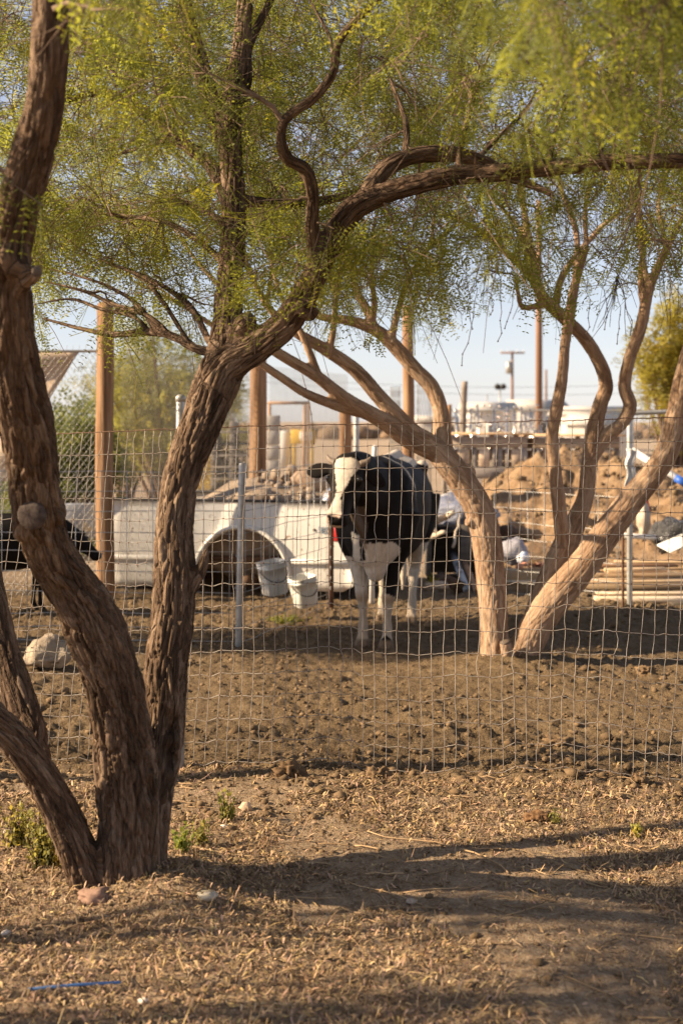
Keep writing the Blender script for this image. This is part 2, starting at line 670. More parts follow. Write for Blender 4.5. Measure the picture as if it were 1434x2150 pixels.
# the wire fence divides littered earth from trampled pen soil
ln = N(nt, 'ShaderNodeMath', operation='MULTIPLY_ADD')
ln.inputs[1].default_value = 0.153
nt.links.new(sep.outputs[0], ln.inputs[0])
nt.links.new(sep.outputs[1], ln.inputs[2])
wob = N(nt, 'ShaderNodeMath', operation='MULTIPLY_ADD')
wob.inputs[1].default_value = 0.9
nt.links.new(n_big, wob.inputs[0])
nt.links.new(ln.outputs[0], wob.inputs[2])
mr = N(nt, 'ShaderNodeMapRange')
mr.inputs[1].default_value = 6.2
mr.inputs[2].default_value = 6.7
nt.links.new(wob.outputs[0], mr.inputs[0])
c = mix_rgb(nt, mr.outputs[0], front, pen)
mr2 = N(nt, 'ShaderNodeMapRange')
mr2.inputs[1].default_value = 12.6
mr2.inputs[2].default_value = 15.5
nt.links.new(wob.outputs[0], mr2.inputs[0])
c = mix_rgb(nt, mr2.outputs[0], c, far)
nt.links.new(c, b.inputs['Base Color'])
n_lump = noise_tex(nt, vec, 34, 5, 0.75)
hs_ = N(nt, 'ShaderNodeMath', operation='MULTIPLY_ADD')
hs_.inputs[1].default_value = 1.6
nt.links.new(n_lump, hs_.inputs[0])
nt.links.new(n_fine, hs_.inputs[2])
bp = N(nt, 'ShaderNodeBump')
bp.inputs['Strength'].default_value = 1.0
bp.inputs['Distance'].default_value = 0.016
nt.links.new(hs_.outputs[0], bp.inputs['Height'])
nt.links.new(bp.outputs[0], b.inputs['Normal'])
nt.links.new(b.outputs[0], out.inputs['Surface'])
M['earth'] = m
g = MB().add(gv, [gf]).build('ground', M['earth'], smooth=True)
g['kind'] = 'structure'
del gv, gf, GX, GY, GZ


# ------------------------------------------------------------------ trees
def limb(rows, n=6):
    """rows of (photo x, photo y, distance, width in photo pixels) -> world points and radii"""
    s = spline([(x, y, d, w) for x, y, d, w in rows], n)
    pts = np.array([P(x, y, d) for x, y, d, w in s])
    rad = np.array([max(W(w, d) / 2, 0.003) for x, y, d, w in s])
    return pts, rad


def worley_edge(x, y, seed=2):
    """second nearest minus nearest scattered point, and a value per cell"""
    ix, iy = np.floor(x).astype(np.int64), np.floor(y).astype(np.int64)
    f1 = np.full(x.shape, 9.0)
    f2 = np.full(x.shape, 9.0)
    cell = np.zeros(x.shape)
    for dx in (-1, 0, 1):
        for dy in (-1, 0, 1):
            cx, cy = ix + dx, iy + dy
            s = np.full_like(cx, seed)
            d = np.hypot(cx + _hash(cx, cy, s) - x, cy + _hash(cx, cy, s + 31) - y)
            cell = np.where(d < f1, _hash(cx, cy, s + 77), cell)
            f2 = np.where(d < f1, f1, np.minimum(f2, d))
            f1 = np.minimum(f1, d)
    return f2 - f1, cell


def wood(limbs, voxel, amp, amp_max, smooth=5, freq=34, knots=(), stretch=0.17, aux=()):
    mb = MB()
    SP, SR, ST, S1, S2, SU, SB = [], [], [], [], [], [], []
    for k, (pts, rad) in enumerate(limbs):
        mb.tube(pts, rad, 14)
        # dense samples for the bark coordinates
        s = spline(np.hstack([pts, rad[:, None]]), 4)
        t, e1, e2 = frames(s[:, :3], (0.2, -1.0, 0.1))
        u = np.concatenate([[0], np.cumsum(np.linalg.norm(np.diff(s[:, :3], axis=0), axis=1))])
        SP.append(s[:, :3]); SR.append(s[:, 3]); ST.append(t); S1.append(e1); S2.append(e2); SU.append(u + 7.3 * k)
    for (c, r) in knots:
        mb.blob(c, (r, r, r), 2, 0.1)
    V, Q, E = remesh(mb, voxel, smooth)
    SPl = SP
    SP, SR, ST, S1, S2, SU = (np.concatenate(a) for a in (SP, SR, ST, S1, S2, SU))
    LBs = np.concatenate([np.full(len(p_), k) for k, p_ in enumerate(SPl)])
    is_aux = np.isin(LBs, list(aux))
    trees_ = []
    for flag in (False, True):
        I = np.where(is_aux == flag)[0]
        kd = kdtree.KDTree(len(I))
        for k in I:
            kd.insert(SP[k], int(k))
        kd.balance()
        trees_.append((kd, len(I)))
    idx = np.zeros(len(V), int)
    srl = SR.tolist()
    km, (ka, na) = trees_[0][0], trees_[1]
    for k, co in enumerate(V.tolist()):
        d1, i1 = min(((d_ - srl[q_], q_) for _, q_, d_ in km.find_n(co, 3)))
        if d1 > 0.03 and na:
            d2, i2 = min(((d_ - srl[q_], q_) for _, q_, d_ in ka.find_n(co, 2)))
            if d2 < d1:
                i1 = i2
        idx[k] = i1
    LB = np.concatenate([np.full(len(p_), k) for k, p_ in enumerate(SPl)])
    lid = LB[idx]
    mark = np.zeros((len(V), 1))
    ed = E[lid[E[:, 0]] != lid[E[:, 1]]]
    mark[ed.ravel()] = 1
    hold = mark.copy()
    for _ in range(4):
        mark = np.maximum(laplace(mark.repeat(3, 1), E, 1, 0.8)[:, :1], hold)
    rv = V - SP[idx]
    c1 = (rv * S1[idx]).sum(1)
    c2 = (rv * S2[idx]).sum(1)
    ln = np.hypot(c1, c2) + 1e-9
    rr = SR[idx]
    bc = np.stack([c1 / ln * rr, c2 / ln * rr, SU[idx] + (rv * ST[idx]).sum(1)], 1)
    th = np.arctan2(c2, c1)
    warp = fbm(bc * np.array([14, 14, 6.0]) + 3, 2)
    wu = th * np.maximum(rr, 0.02) * freq + warp * 0.9
    wv = bc[:, 2] * freq * stretch + 0.5 * fbm(bc * np.array([25, 25, 4.0]) + 60, 2)
    e1_, cell = worley_edge(wu, wv)
    fis = sstep(0.0, 0.30, e1_)
    q = bc * np.array([freq, freq, freq * stretch])
    n1 = noise3(q * 1.7 + warp[:, None])
    n0 = fbm(bc * np.array([7, 7, 3.2]) + 80, 2)
    h = 1.5 * fis + 0.9 * cell + 0.5 * n1 + 0.9 * n0 - 1.6
    a = np.minimum(amp * rr, amp_max)
    h = h * (1 - 0.9 * mark[:, 0])
    V = V + vnormals(V, Q) * (a * h)[:, None]
    return V, Q, bc


def wood_obj(name, V, Q, bc, mat, parent):
    mb = MB().add(V, [Q])
    me = mb.mesh(name)
    at = me.attributes.new('bark', 'FLOAT_VECTOR', 'POINT')
    at.data.foreach_set('vector', bc.astype(np.float32).ravel())
    return link(name, me, mat, parent, smooth=True)


def leaf_template(pairs, L=0.085, ll=0.0135, lw=0.0046, curve=0.02, spread=0.42, rach=True):
    v, q = [], []
    for s in (-1, 1):
        ca, sa = math.cos(spread), math.sin(spread) * s
        prev = None
        for k in range(pairs):
            t = (k + 0.6) / pairs
            x = 0.022 + L * t
            z = -curve * t * t * 3
            c = np.array([x * ca, x * sa, z])
            ax = np.array([ca, sa, -curve * 4 * t])
            pr = np.array([-sa, ca, 0.0])
            l = ll * (0.75 + 0.5 * math.sin(math.pi * min(1, t * 0.9 + 0.1)))
            for e in (-1, 1):
                dirn = pr * e * 0.93 + ax * 0.36 + np.array([0, 0, 0.12])
                wd = ax * 0.5 * lw
                b0 = len(v)
                mid = c + dirn * l * 0.5
                v += [c, mid - wd, c + dirn * l, mid + wd]
                q.append([b0, b0 + 1, b0 + 2, b0 + 3])
        if rach:
            b0 = len(v)
            e = np.array([(0.022 + L) * ca, (0.022 + L) * sa, -curve * 3])
            wv = np.array([0, 0, 0.0009])
            v += [np.zeros(3) - wv, np.zeros(3) + wv, e + wv, e - wv]
            q.append([b0, b0 + 1, b0 + 2, b0 + 3])
    return np.array(v), np.array(q)


LEAF_NEAR = [leaf_template(7, ll=0.0155, lw=0.0058, curve=c, spread=s) for c, s in ((0.01, 0.42), (0.03, 0.32), (0.045, 0.55))]
LEAF_MID = [leaf_template(6, ll=0.017, lw=0.0072, curve=c, spread=s, rach=False) for c, s in ((0.012, 0.45), (0.035, 0.35))]
LEAF_FAR = [leaf_template(3, L=0.10, ll=0.034, lw=0.022, curve=0.03, spread=0.45, rach=False)]


def place_leaves(mb, pos, axis, templates, g, smin=0.75, smax=1.35, tint=(1, 1, 1), tvar=0.3, yellow=0.15):
    n = len(pos)
    if n == 0:
        return
    ax = axis / (np.linalg.norm(axis, axis=1)[:, None] + 1e-9)
    up = g.normal(0, 0.55, (n, 3)) + np.array([0, 0, 1.0])
    e2 = np.cross(up, ax)
    e2 /= np.linalg.norm(e2, axis=1)[:, None] + 1e-9
    e3 = np.cross(ax, e2)
    Rm = np.stack([ax, e2, e3], 2)
    s = g.uniform(smin, smax, n)
    pick = g.integers(0, len(templates), n)
    base = np.asarray(tint, float) * (1 + g.uniform(-tvar, tvar, n))[:, None]
    y = g.random(n)[:, None]
    base = base * np.where(y < yellow, np.array([1.25, 1.1, 0.85]), 1.0)
    for k, (tv, tq) in enumerate(templates):
        I = np.where(pick == k)[0]
        if len(I) == 0:
            continue
        V = pos[I][:, None, :] + s[I][:, None, None] * np.einsum('nij,vj->nvi', Rm[I], tv)
        Q = (tq[None] + (np.arange(len(I)) * len(tv))[:, None, None]).reshape(-1, tq.shape[1])
        C = np.repeat(base[I], len(tv), 0)
        mb.add(V.reshape(-1, 3), [Q], C)


def grow_crown(g, seed_pts, seed_rad, targets, maxd=1.6, step_leaf=0.036, sub=8.0, droop=0.28, leaf_from=0.35, sides=5, rmin=0.0014,
               sub_len=(0.08, 0.32), lift=0.12, bare=0.0, tangle=6.0):
    """twigs reach from the limbs to scattered targets, each new twig becoming a place to branch from; returns twigs, leaf points, leaf axes"""
    twigs = MB()
    lp, la = [], []
    cap = len(seed_pts) + len(targets) * 9
    NP = np.zeros((cap, 3))
    NR = np.zeros(cap)
    n = len(seed_pts)
    NP[:n] = seed_pts
    NR[:n] = seed_rad
    d0 = np.array([np.min(np.linalg.norm(seed_pts - t, axis=1)) for t in targets])
    for ti in np.argsort(d0):
        T = targets[ti]
        D = np.linalg.norm(NP[:n] - T, axis=1)
        k = int(np.argmin(D))
        dist = D[k]
        if dist > maxd or dist < 0.05:
            continue
        S = NP[k]
        v = T - S
        mid = S + v * 0.5 + np.array([0, 0, lift * dist]) + g.normal(0, 0.10 * dist, 3)
        t = np.linspace(0, 1, 8)[:, None]
        pts = (1 - t) ** 2 * S + 2 * t * (1 - t) * mid + t * t * T
        pts[1:-1] += g.normal(0, 0.014 * dist + 0.002, (6, 3))
        r0 = min(NR[k] * 0.66, 0.003 + 0.020 * dist)
        r0 = max(r0, rmin * 1.2)
        rad = np.linspace(r0, rmin, 8)
        twigs.tube(pts, rad, sides, cap=False)
        NP[n:n + 7] = pts[1:]
        NR[n:n + 7] = rad[1:]
        n += 7
        for _ in range(int(g.poisson(dist * tangle)) + 1):
            a = int(g.integers(1, 7))
            tg = pts[a + 1] - pts[a]
            tg = tg / (np.linalg.norm(tg) + 1e-9)
            dr = tg * 0.7 + g.normal(0, 0.65, 3) + np.array([0, 0, -droop * 0.6])
            dr /= np.linalg.norm(dr) + 1e-9
            ln = g.uniform(0.12, 0.5)
            q = np.linspace(0, 1, 5)[:, None]
            bend = g.normal(0, 0.22, 3) * ln
            twigs.tube(pts[a] + dr * ln * q + bend * q * q + g.normal(0, 0.006, (5, 3)) * q, np.linspace(rmin * 1.5, rmin * 0.7, 5), 3, cap=False)
        is_bare = g.random() < bare
        segs = [(pts, leaf_from)]
        for _ in range(int(g.poisson(dist * sub)) + 1):
            tt = g.uniform(0.25, 1.0)
            fi = tt * 7
            a = int(min(fi, 6))
            b0 = pts[a] + (pts[a + 1] - pts[a]) * (fi - a)
            tg = pts[a + 1] - pts[a]
            tg = tg / (np.linalg.norm(tg) + 1e-9)
            dr = tg * 0.6 + g.normal(0, 0.6, 3) + np.array([0, 0, -droop])
            dr /= np.linalg.norm(dr) + 1e-9
            ln = g.uniform(*sub_len)
            q = np.linspace(0, 1, 4)[:, None]
            sp = b0 + dr * ln * q + np.array([0, 0, -droop * ln * 0.6]) * q * q + g.normal(0, 0.004, (4, 3)) * q
            twigs.tube(sp, np.linspace(max(rmin, 0.0022), rmin, 4), 3, cap=False)
            segs.append((sp, 0.12))
        if is_bare:
            continue
        for sp, lf in segs:
            sl = np.linalg.norm(np.diff(sp, axis=0), axis=1)
            tot = sl.sum()
            m_ = max(1, int(tot * (1 - lf) / step_leaf))
            ts = np.sort(g.uniform(lf, 1, m_))
            fi = ts * (len(sp) - 1)
            a = np.minimum(fi.astype(int), len(sp) - 2)
            pp = sp[a] + (sp[a + 1] - sp[a]) * (fi - a)[:, None]
            tg = sp[a + 1] - sp[a]
            tg /= np.linalg.norm(tg, axis=1)[:, None] + 1e-9
            lp.append(pp)
            la.append(tg * 0.55 + g.normal(0, 0.55, (m_, 3)) + np.array([0, 0, -0.45]))
    return twigs, np.concatenate(lp), np.concatenate(la)


def box_targets(g, n, px, py, d, pw=1.0):
    out = []
    for _ in range(n):
        dd = g.uniform(*d)
        t = g.random() ** pw
        out.append(P(g.uniform(*px), lerp(py[0], py[1], t), dd))
    return np.array(out)


def skeleton_samples(limbs, zmin=1.7):
    pts = np.concatenate([spline(np.hstack([p, r[:, None]]), 3) for p, r in limbs])
    pts = pts[pts[:, 2] > zmin]
    return pts[:, :3], pts[:, 3]


# --- the near mesquite with its trunks forking left and right
A = {}
A['t1'] = [(282, 1935, 4.64, 160), (278, 1860, 4.64, 148), (276, 1780, 4.64, 140), (272, 1680, 4.63, 136), (262, 1580, 4.6, 130), (250, 1490, 4.55, 118), (229, 1400, 4.5, 116), (205, 1335, 4.46, 122), (178, 1275, 4.42, 120), (143, 1218, 4.37, 112),
           (106, 1160, 4.3, 106), (84, 1100, 4.22, 104), (74, 1040, 4.15, 108), (70, 980, 4.1, 106), (56, 890, 4.0, 112), (36, 790, 3.9, 112), (24, 680, 3.8, 100),
           (20, 570, 3.72, 96), (27, 480, 3.66, 92), (58, 360, 3.6, 92), (90, 240, 3.52, 82), (104, 110, 3.45, 80), (112, -40, 3.4, 78), (120, -220, 3.35, 70)]
A['t2'] = [(318, 1900, 4.66, 64), (318, 1800, 4.67, 66), (320, 1700, 4.69, 78), (335, 1600, 4.72, 88), (345, 1500, 4.75, 92), (348, 1400, 4.77, 94), (362, 1300, 4.8, 92), (368, 1210, 4.83, 92), (367, 1110, 4.86, 80),
           (379, 1010, 4.9, 78), (417, 905, 4.94, 84), (448, 825, 4.97, 90), (470, 760, 5.0, 88), (478, 690, 5.04, 70), (482, 610, 5.08, 62), (489, 520, 5.12, 56),
           (491, 420, 5.16, 52), (486, 330, 5.2, 48), (486, 230, 5.25, 46), (502, 140, 5.3, 40), (512, 40, 5.35, 36), (525, -120, 5.4, 30)]
A['t2b'] = [(440, 850, 4.97, 56), (475, 775, 4.97, 70), (540, 728, 4.95, 68), (600, 678, 4.92, 64), (636, 625, 4.9, 60), (668, 560, 4.87, 55), (705, 490, 4.84, 54), (748, 435, 4.8, 52),
            (810, 405, 4.76, 46), (880, 385, 4.72, 44), (960, 368, 4.68, 42), (1050, 362, 4.64, 41), (1150, 352, 4.6, 38), (1260, 342, 4.55, 36), (1380, 338, 4.5, 34), (1560, 330, 4.45, 28), (1720, 290, 4.4, 20), (1860, 220, 4.35, 10)]
A['t2c'] = [(645, 610, 4.9, 40), (660, 545, 4.86, 36), (656, 470, 4.8, 31), (655, 400, 4.74, 30), (640, 355, 4.7, 28), (606, 335, 4.66, 26), (590, 300, 4.62, 24), (600, 250, 4.6, 22), (660, 205, 4.56, 21), (700, 150, 4.52, 20), (715, 80, 4.5, 18), (800, -10, 4.45, 16), (860, -120, 4.4, 13)]
A['t2d'] = [(760, 425, 4.8, 40), (800, 365, 4.86, 38), (850, 332, 4.9, 36), (930, 322, 4.95, 34), (1000, 335, 5.0, 31), (1060, 365, 5.0, 27), (1120, 390, 5.0, 20), (1160, 410, 4.98, 16)]
A['t2e'] = [(486, 330, 5.2, 40), (455, 250, 5.25, 40), (425, 150, 5.3, 40), (395, 50, 5.36, 38), (370, -60, 5.4, 34)]
A['t2f'] = [(482, 430, 5.15, 30), (440, 345, 5.3, 30), (370, 290, 5.45, 27), (290, 225, 5.6, 24), (215, 195, 5.7, 20), (140, 210, 5.8, 15)]
A['t2g'] = [(470, 740, 5.0, 30), (420, 735, 5.15, 22), (360, 705, 5.3, 19), (310, 697, 5.4, 18), (240, 702, 5.5, 16), (170, 690, 5.6, 12), (90, 668, 5.7, 8)]
A['t2h'] = [(360, 705, 5.3, 15), (305, 660, 5.4, 14), (240, 640, 5.5, 12), (180, 612, 5.6, 10), (90, 590, 5.7, 7)]
A['t2i'] = [(310, 690, 5.4, 12), (280, 665, 5.45, 11), (215, 650, 5.5, 10), (150, 628, 5.6, 9), (70, 640, 5.7, 6)]
A['t2k'] = [(330, 700, 5.35, 12), (290, 640, 5.42, 11), (225, 600, 5.5, 10), (150, 575, 5.6, 8), (80, 560, 5.7, 6)]
A['t2l'] = [(395, 715, 5.2, 13), (340, 630, 5.35, 12), (300, 585, 5.5, 10), (240, 555, 5.6, 8), (150, 520, 5.7, 6)]
A['t2m'] = [(440, 720, 5.05, 16), (405, 650, 5.2, 15), (350, 605, 5.35, 13), (290, 575, 5.5, 11), (200, 540, 5.6, 8), (110, 480, 5.7, 6)]
A['t2n'] = [(480, 560, 5.1, 18), (410, 500, 5.25, 15), (340, 465, 5.4, 13), (230, 450, 5.55, 10), (120, 430, 5.7, 7)]
A['t2j'] = [(492, 420, 5.16, 30), (560, 425, 5.3, 24), (640, 428, 5.45, 23), (720, 412, 5.6, 18), (800, 380, 5.8, 13)]
A['t3'] = [(200, 1900, 4.6, 88), (172, 1810, 4.58, 82), (128, 1705, 4.54, 76), (78, 1615, 4.48, 74), (18, 1540, 4.42, 78), (-70, 1460, 4.34, 80), (-170, 1330, 4.24, 74), (-240, 1180, 4.15, 66), (-270, 980, 4.1, 60), (-330, 760, 4.05, 52), (-430, 520, 4.0, 42)]
A['t4'] = [(92, 1630, 4.55, 44), (68, 1550, 4.68, 66), (34, 1450, 4.78, 70), (6, 1350, 4.86, 62), (-16, 1240, 4.92, 54), (-46, 1100, 5.0, 46), (-95, 920, 5.1, 40), (-150, 700, 5.2, 34), (-180, 420, 5.3, 28)]
A['ov'] = [(120, -200, 3.35, 60), (260, -330, 3.2, 50), (480, -420, 3.05, 44), (720, -430, 2.95, 38), (960, -400, 2.9, 32), (1200, -330, 2.85, 26), (1450, -240, 2.8, 18)]
for k_, (x0_, y0_, d0_, x1_, y1_, w0_) in enumerate(((500, 150, 5.3, 600, -80, 22), (486, 250, 5.25, 560, 30, 20), (425, 150, 5.3, 250, -40, 20), (290, 225, 5.6, 170, 80, 14), (480, 480, 5.14, 330, 380, 18), (370, 290, 5.45, 230, 330, 14),
                                                      (700, 150, 4.52, 620, -60, 13), (960, 368, 4.68, 1020, 130, 18), (1150, 352, 4.6, 1240, 90, 16), (850, 332, 4.9, 800, 120, 18), (1260, 342, 4.55, 1330, 160, 14), (640, 428, 5.45, 600, 240, 14), (1000, 335, 5.0, 1130, 180, 14))):
    A['u%d' % k_] = [(x0_, y0_, d0_, w0_), (lerp(x0_, x1_, 0.3) + 18 * math.sin(k_ * 2.3), lerp(y0_, y1_, 0.33), d0_ + 0.08, w0_ * 0.85), (lerp(x0_, x1_, 0.7) - 14 * math.sin(k_ * 1.9), lerp(y0_, y1_, 0.66), d0_ + 0.2, w0_ * 0.7), (x1_, y1_, d0_ + 0.3, w0_ * 0.45)]
A['stub1'] = [(30, 620, 3.75, 50), (50, 590, 3.68, 42), (78, 570, 3.62, 34)]
A['stub2'] = [(488, 720, 5.0, 50), (508, 690, 4.96, 46), (524, 668, 4.93, 42)]
A['stub3'] = [(630, 640, 4.88, 50), (652, 652, 4.82, 40)]
A['stub4'] = [(400, 1230, 4.82, 46), (424, 1190, 4.80, 28), (436, 1150, 4.79, 10)]
A['foot'] = [(232, 1905, 4.56, 60), (240, 1790, 4.58, 70), (258, 1640, 4.6, 60)]
A['foot2'] = [(332, 1930, 4.62, 56), (322, 1820, 4.64, 60), (325, 1680, 4.68, 76), (340, 1590, 4.72, 70)]
limbsA = {k: limb(v) for k, v in A.items()}
baseA = np.array([P(270, 1880, 4.65)[0], 4.65, 0.0])
treeA = thing('mesquite_tree', 'big dark mesquite with shaggy forking trunks rooted in front of the wire fence', 'tree', baseA)
knotsA = [(P(70, 1080, 4.16), 0.062), (P(108, 1078, 4.17), 0.042), (P(60, 1105, 4.17), 0.05), (P(352, 1560, 4.7), 0.045), (P(20, 545, 3.66), 0.058), (P(648, 655, 4.86), 0.035)]
V, Q, bc = wood(list(limbsA.values()), 0.0058, 0.085, 0.0075, 5, 50, knotsA, 0.17, [k for k, n_ in enumerate(limbsA) if n_.startswith(('stub', 'foot'))])
for (hc, hx, hz, hd) in ((P(354, 1548, 4.66), 0.024, 0.075, 0.055), (P(358, 1600, 4.66), 0.016, 0.03, 0.03), (P(318, 1650, 4.58), 0.012, 0.03, 0.02)):
    # rotted hollows
    dv = V - hc
    V = V + np.array([-0.25, 0.95, 0]) * (hd * np.exp(-(dv[:, 0] / hx) ** 4 - (dv[:, 2] / hz) ** 4) * (dv[:, 1] < 0.05))[:, None]
wood_obj('trunk', V, Q, bc, M['bark'], treeA)
print('treeA', len(V))


def cut_face(c, n, r, parent, name='cut_end', mat='cut_wood'):
    n = np.asarray(n, float)
    n /= np.linalg.norm(n)
    c = np.asarray(c, float)
    return MB().tube([c - n * 0.012, c, c + n * 0.006, c + n * 0.0075], [r, r, r * 0.94, r * 0.3], 14).build(name, M[mat], parent, False)


e = P(78, 570, 3.62)
cut_face(e, e - P(50, 590, 3.68), W(25, 3.62) / 2, treeA)
e = P(524, 668, 4.93)
cut_face(e, e - P(508, 690, 4.96), W(32, 4.93) / 2, treeA)
cut_face(P(66, 1082, 4.088), (-0.3, -1, -0.15), 0.044, treeA, mat='knot')

gA = np.random.default_rng(11)
spA, srA = skeleton_samples([limbsA[k] for k in limbsA if not k.startswith('stub') and not k.startswith('foot')], 1.75)
tA = np.concatenate([
    box_targets(gA, 230, (-80, 560), (-260, 520), (5.0, 7.6), 0.9),
    box_targets(gA, 18, (190, 420), (-200, 260), (4.2, 5.0), 0.9),
    box_targets(gA, 62, (60, 460), (400, 670), (5.0, 7.0), 1.5),
    box_targets(gA, 215, (440, 1000), (-260, 420), (5.0, 7.2), 1.0),
    box_targets(gA, 30, (560, 1000), (-260, 150), (3.8, 4.8), 1.0),
    box_targets(gA, 75, (480, 900), (380, 610), (4.7, 6.6), 1.0),
    box_targets(gA, 190, (950, 1650), (-260, 300), (4.1, 6.6), 1.0),
    box_targets(gA, 60, (900, 1600), (300, 560), (4.5, 6.4), 1.3),
    box_targets(gA, 90, (-900, -60), (-400, 500), (3.4, 5.8), 1.0),
])
tw, lp, la = grow_crown(gA, spA, srA, tA, bare=0.22)
twigA = tw.build('twigs', M['twig'], treeA)
stuff(twigA)
cr = MB()
off = lp[:, 0] < -0.27 * lp[:, 1]
place_leaves(cr, lp[~off], la[~off], LEAF_NEAR, gA)
place_leaves(cr, lp[off], la[off], LEAF_MID, gA)
crA = cr.build('crown', M['leaf'], treeA)
stuff(crA)
print('leaves A', len(lp))
# drooping spray of the overhead limb, close to the lens
tO = np.concatenate([box_targets(gA, 24, (1040, 1560), (-330, 70), (2.9, 3.7), 1.0), box_targets(gA, 2, (980, 1060), (-250, 30), (2.2, 2.5), 1.0),
                     box_targets(gA, 3, (170, 240), (-300, 60), (2.8, 3.2), 1.0)])
spO, srO = skeleton_samples([limbsA['ov'], limbsA['t1']], 2.3)
tw, lp, la = grow_crown(gA, spO, srO, tO, maxd=2.0, lift=0.05, sub=15)
stuff(tw.build('twigs', M['twig'], treeA))
cr = MB()
place_leaves(cr, lp, la, LEAF_NEAR, gA)
stuff(cr.build('crown', M['leaf'], treeA))
print('leaves O', len(lp))

# --- the pale mesquite in the pen, in front of the cow's flank
B = {}
B['b1'] = [(1040, 1425, 8.98, 70), (1038, 1380, 9.0, 62), (1036, 1300, 9.02, 60), (1030, 1210, 9.05, 62), (1019, 1120, 9.05, 62), (1000, 1060, 9.05, 62), (966, 1005, 9.04, 60), (936, 968, 9.02, 56), (900, 930, 9.0, 42), (862, 904, 8.98, 38),
           (800, 838, 8.95, 34), (749, 780, 8.9, 32), (690, 738, 8.85, 28), (616, 694, 8.8, 22), (560, 640, 8.8, 16), (520, 560, 8.8, 12)]
B['b1b'] = [(905, 948, 9.0, 38), (853, 921, 8.96, 38), (801, 882, 8.9, 36), (731, 842, 8.8, 32), (665, 790, 8.72, 26), (581, 739, 8.65, 24), (520, 690, 8.6, 18), (470, 610, 8.55, 14)]
B['b1c'] = [(770, 868, 8.88, 26), (714, 854, 8.8, 23), (644, 827, 8.7, 21), (595, 795, 8.62, 19), (550, 764, 8.55, 17), (470, 700, 8.5, 13), (380, 640, 8.45, 10), (280, 590, 8.4, 8)]
B['b1d'] = [(930, 975, 9.04, 52), (928, 920, 9.08, 42), (924, 860, 9.12, 34), (905, 812, 9.15, 34), (870, 774, 9.15, 32), (822, 720, 9.15, 30), (783, 690, 9.15, 27), (730, 673, 9.15, 22), (679, 666, 9.15, 17), (600, 640, 9.2, 12)]
B['b1e'] = [(788, 694, 9.15, 22), (770, 650, 9.2, 20), (748, 610, 9.25, 16), (735, 560, 9.3, 13), (700, 480, 9.3, 9)]
B['b1f'] = [(776, 690, 9.15, 20), (786, 640, 9.1, 15), (780, 570, 9.05, 12), (790, 480, 9.0, 9)]
B['b1g'] = [(820, 720, 9.15, 18), (836, 650, 9.1, 15), (862, 580, 9.1, 13), (900, 520, 9.1, 11), (960, 470, 9.1, 9)]
B['b1h'] = [(690, 745, 8.85, 18), (700, 690, 8.8, 15), (706, 620, 8.75, 13), (715, 540, 8.7, 10), (700, 440, 8.7, 8)]
B['b1i'] = [(670, 790, 8.72, 16), (650, 740, 8.7, 17), (628, 690, 8.7, 15), (590, 620, 8.7, 11), (560, 520, 8.7, 8)]
B['b2'] = [(1082, 1425, 9.0, 78), (1094, 1380, 9.0, 72), (1130, 1305, 9.0, 70), (1174, 1245, 8.98, 68), (1218, 1195, 8.95, 64), (1254, 1145, 8.92, 62), (1290, 1096, 8.9, 60), (1330, 1042, 8.88, 56), (1366, 1000, 8.85, 52), (1398, 950, 8.8, 50), (1420, 880, 8.76, 50), (1440, 780, 8.7, 46), (1480, 640, 8.6, 36), (1540, 490, 8.5, 26), (1610, 330, 8.4, 14)]
B['b3'] = [(1112, 1330, 9.05, 50), (1142, 1255, 9.1, 58), (1164, 1200, 9.15, 58), (1186, 1145, 9.2, 54), (1212, 1085, 9.25, 44), (1228, 1040, 9.28, 36), (1236, 980, 9.3, 35), (1242, 930, 9.3, 35), (1258, 855, 9.32, 33), (1272, 808, 9.32, 31), (1255, 755, 9.3, 29), (1222, 705, 9.28, 28), (1180, 665, 9.25, 27), (1140, 625, 9.2, 25), (1118, 585, 9.18, 21), (1080, 545, 9.15, 17), (1000, 480, 9.1, 13), (930, 450, 9.0, 10)]
B['b4'] = [(1182, 1140, 9.18, 34), (1173, 1060, 9.15, 30), (1165, 990, 9.12, 28), (1159, 920, 9.1, 27), (1168, 860, 9.08, 27), (1180, 790, 9.05, 24), (1186, 720, 9.05, 23), (1196, 660, 9.0, 23), (1206, 600, 9.0, 20), (1230, 520, 9.0, 15)]
B['b5'] = [(1234, 970, 9.3, 32), (1270, 920, 9.3, 30), (1308, 885, 9.28, 28), (1322, 850, 9.27, 30), (1310, 810, 9.25, 28), (1322, 750, 9.2, 26), (1344, 690, 9.18, 26), (1354, 640, 9.15, 24), (1368, 590, 9.1, 20), (1400, 520, 9.0, 16), (1440, 440, 8.9, 11)]
B['b6'] = [(1352, 640, 9.15, 20), (1345, 580, 9.2, 17), (1350, 500, 9.2, 12), (1330, 400, 9.2, 8)]
B['b7'] = [(1140, 640, 9.2, 16), (1098, 645, 9.2, 13), (1088, 620, 9.2, 11), (1082, 580, 9.2, 8)]
B['b8'] = [(1128, 600, 9.2, 20), (1110, 520, 9.25, 17), (1100, 440, 9.3, 14), (1080, 340, 9.3, 10)]
B['b9'] = [(1165, 650, 9.22, 18), (1180, 580, 9.25, 16), (1240, 500, 9.3, 13), (1300, 440, 9.3, 9)]
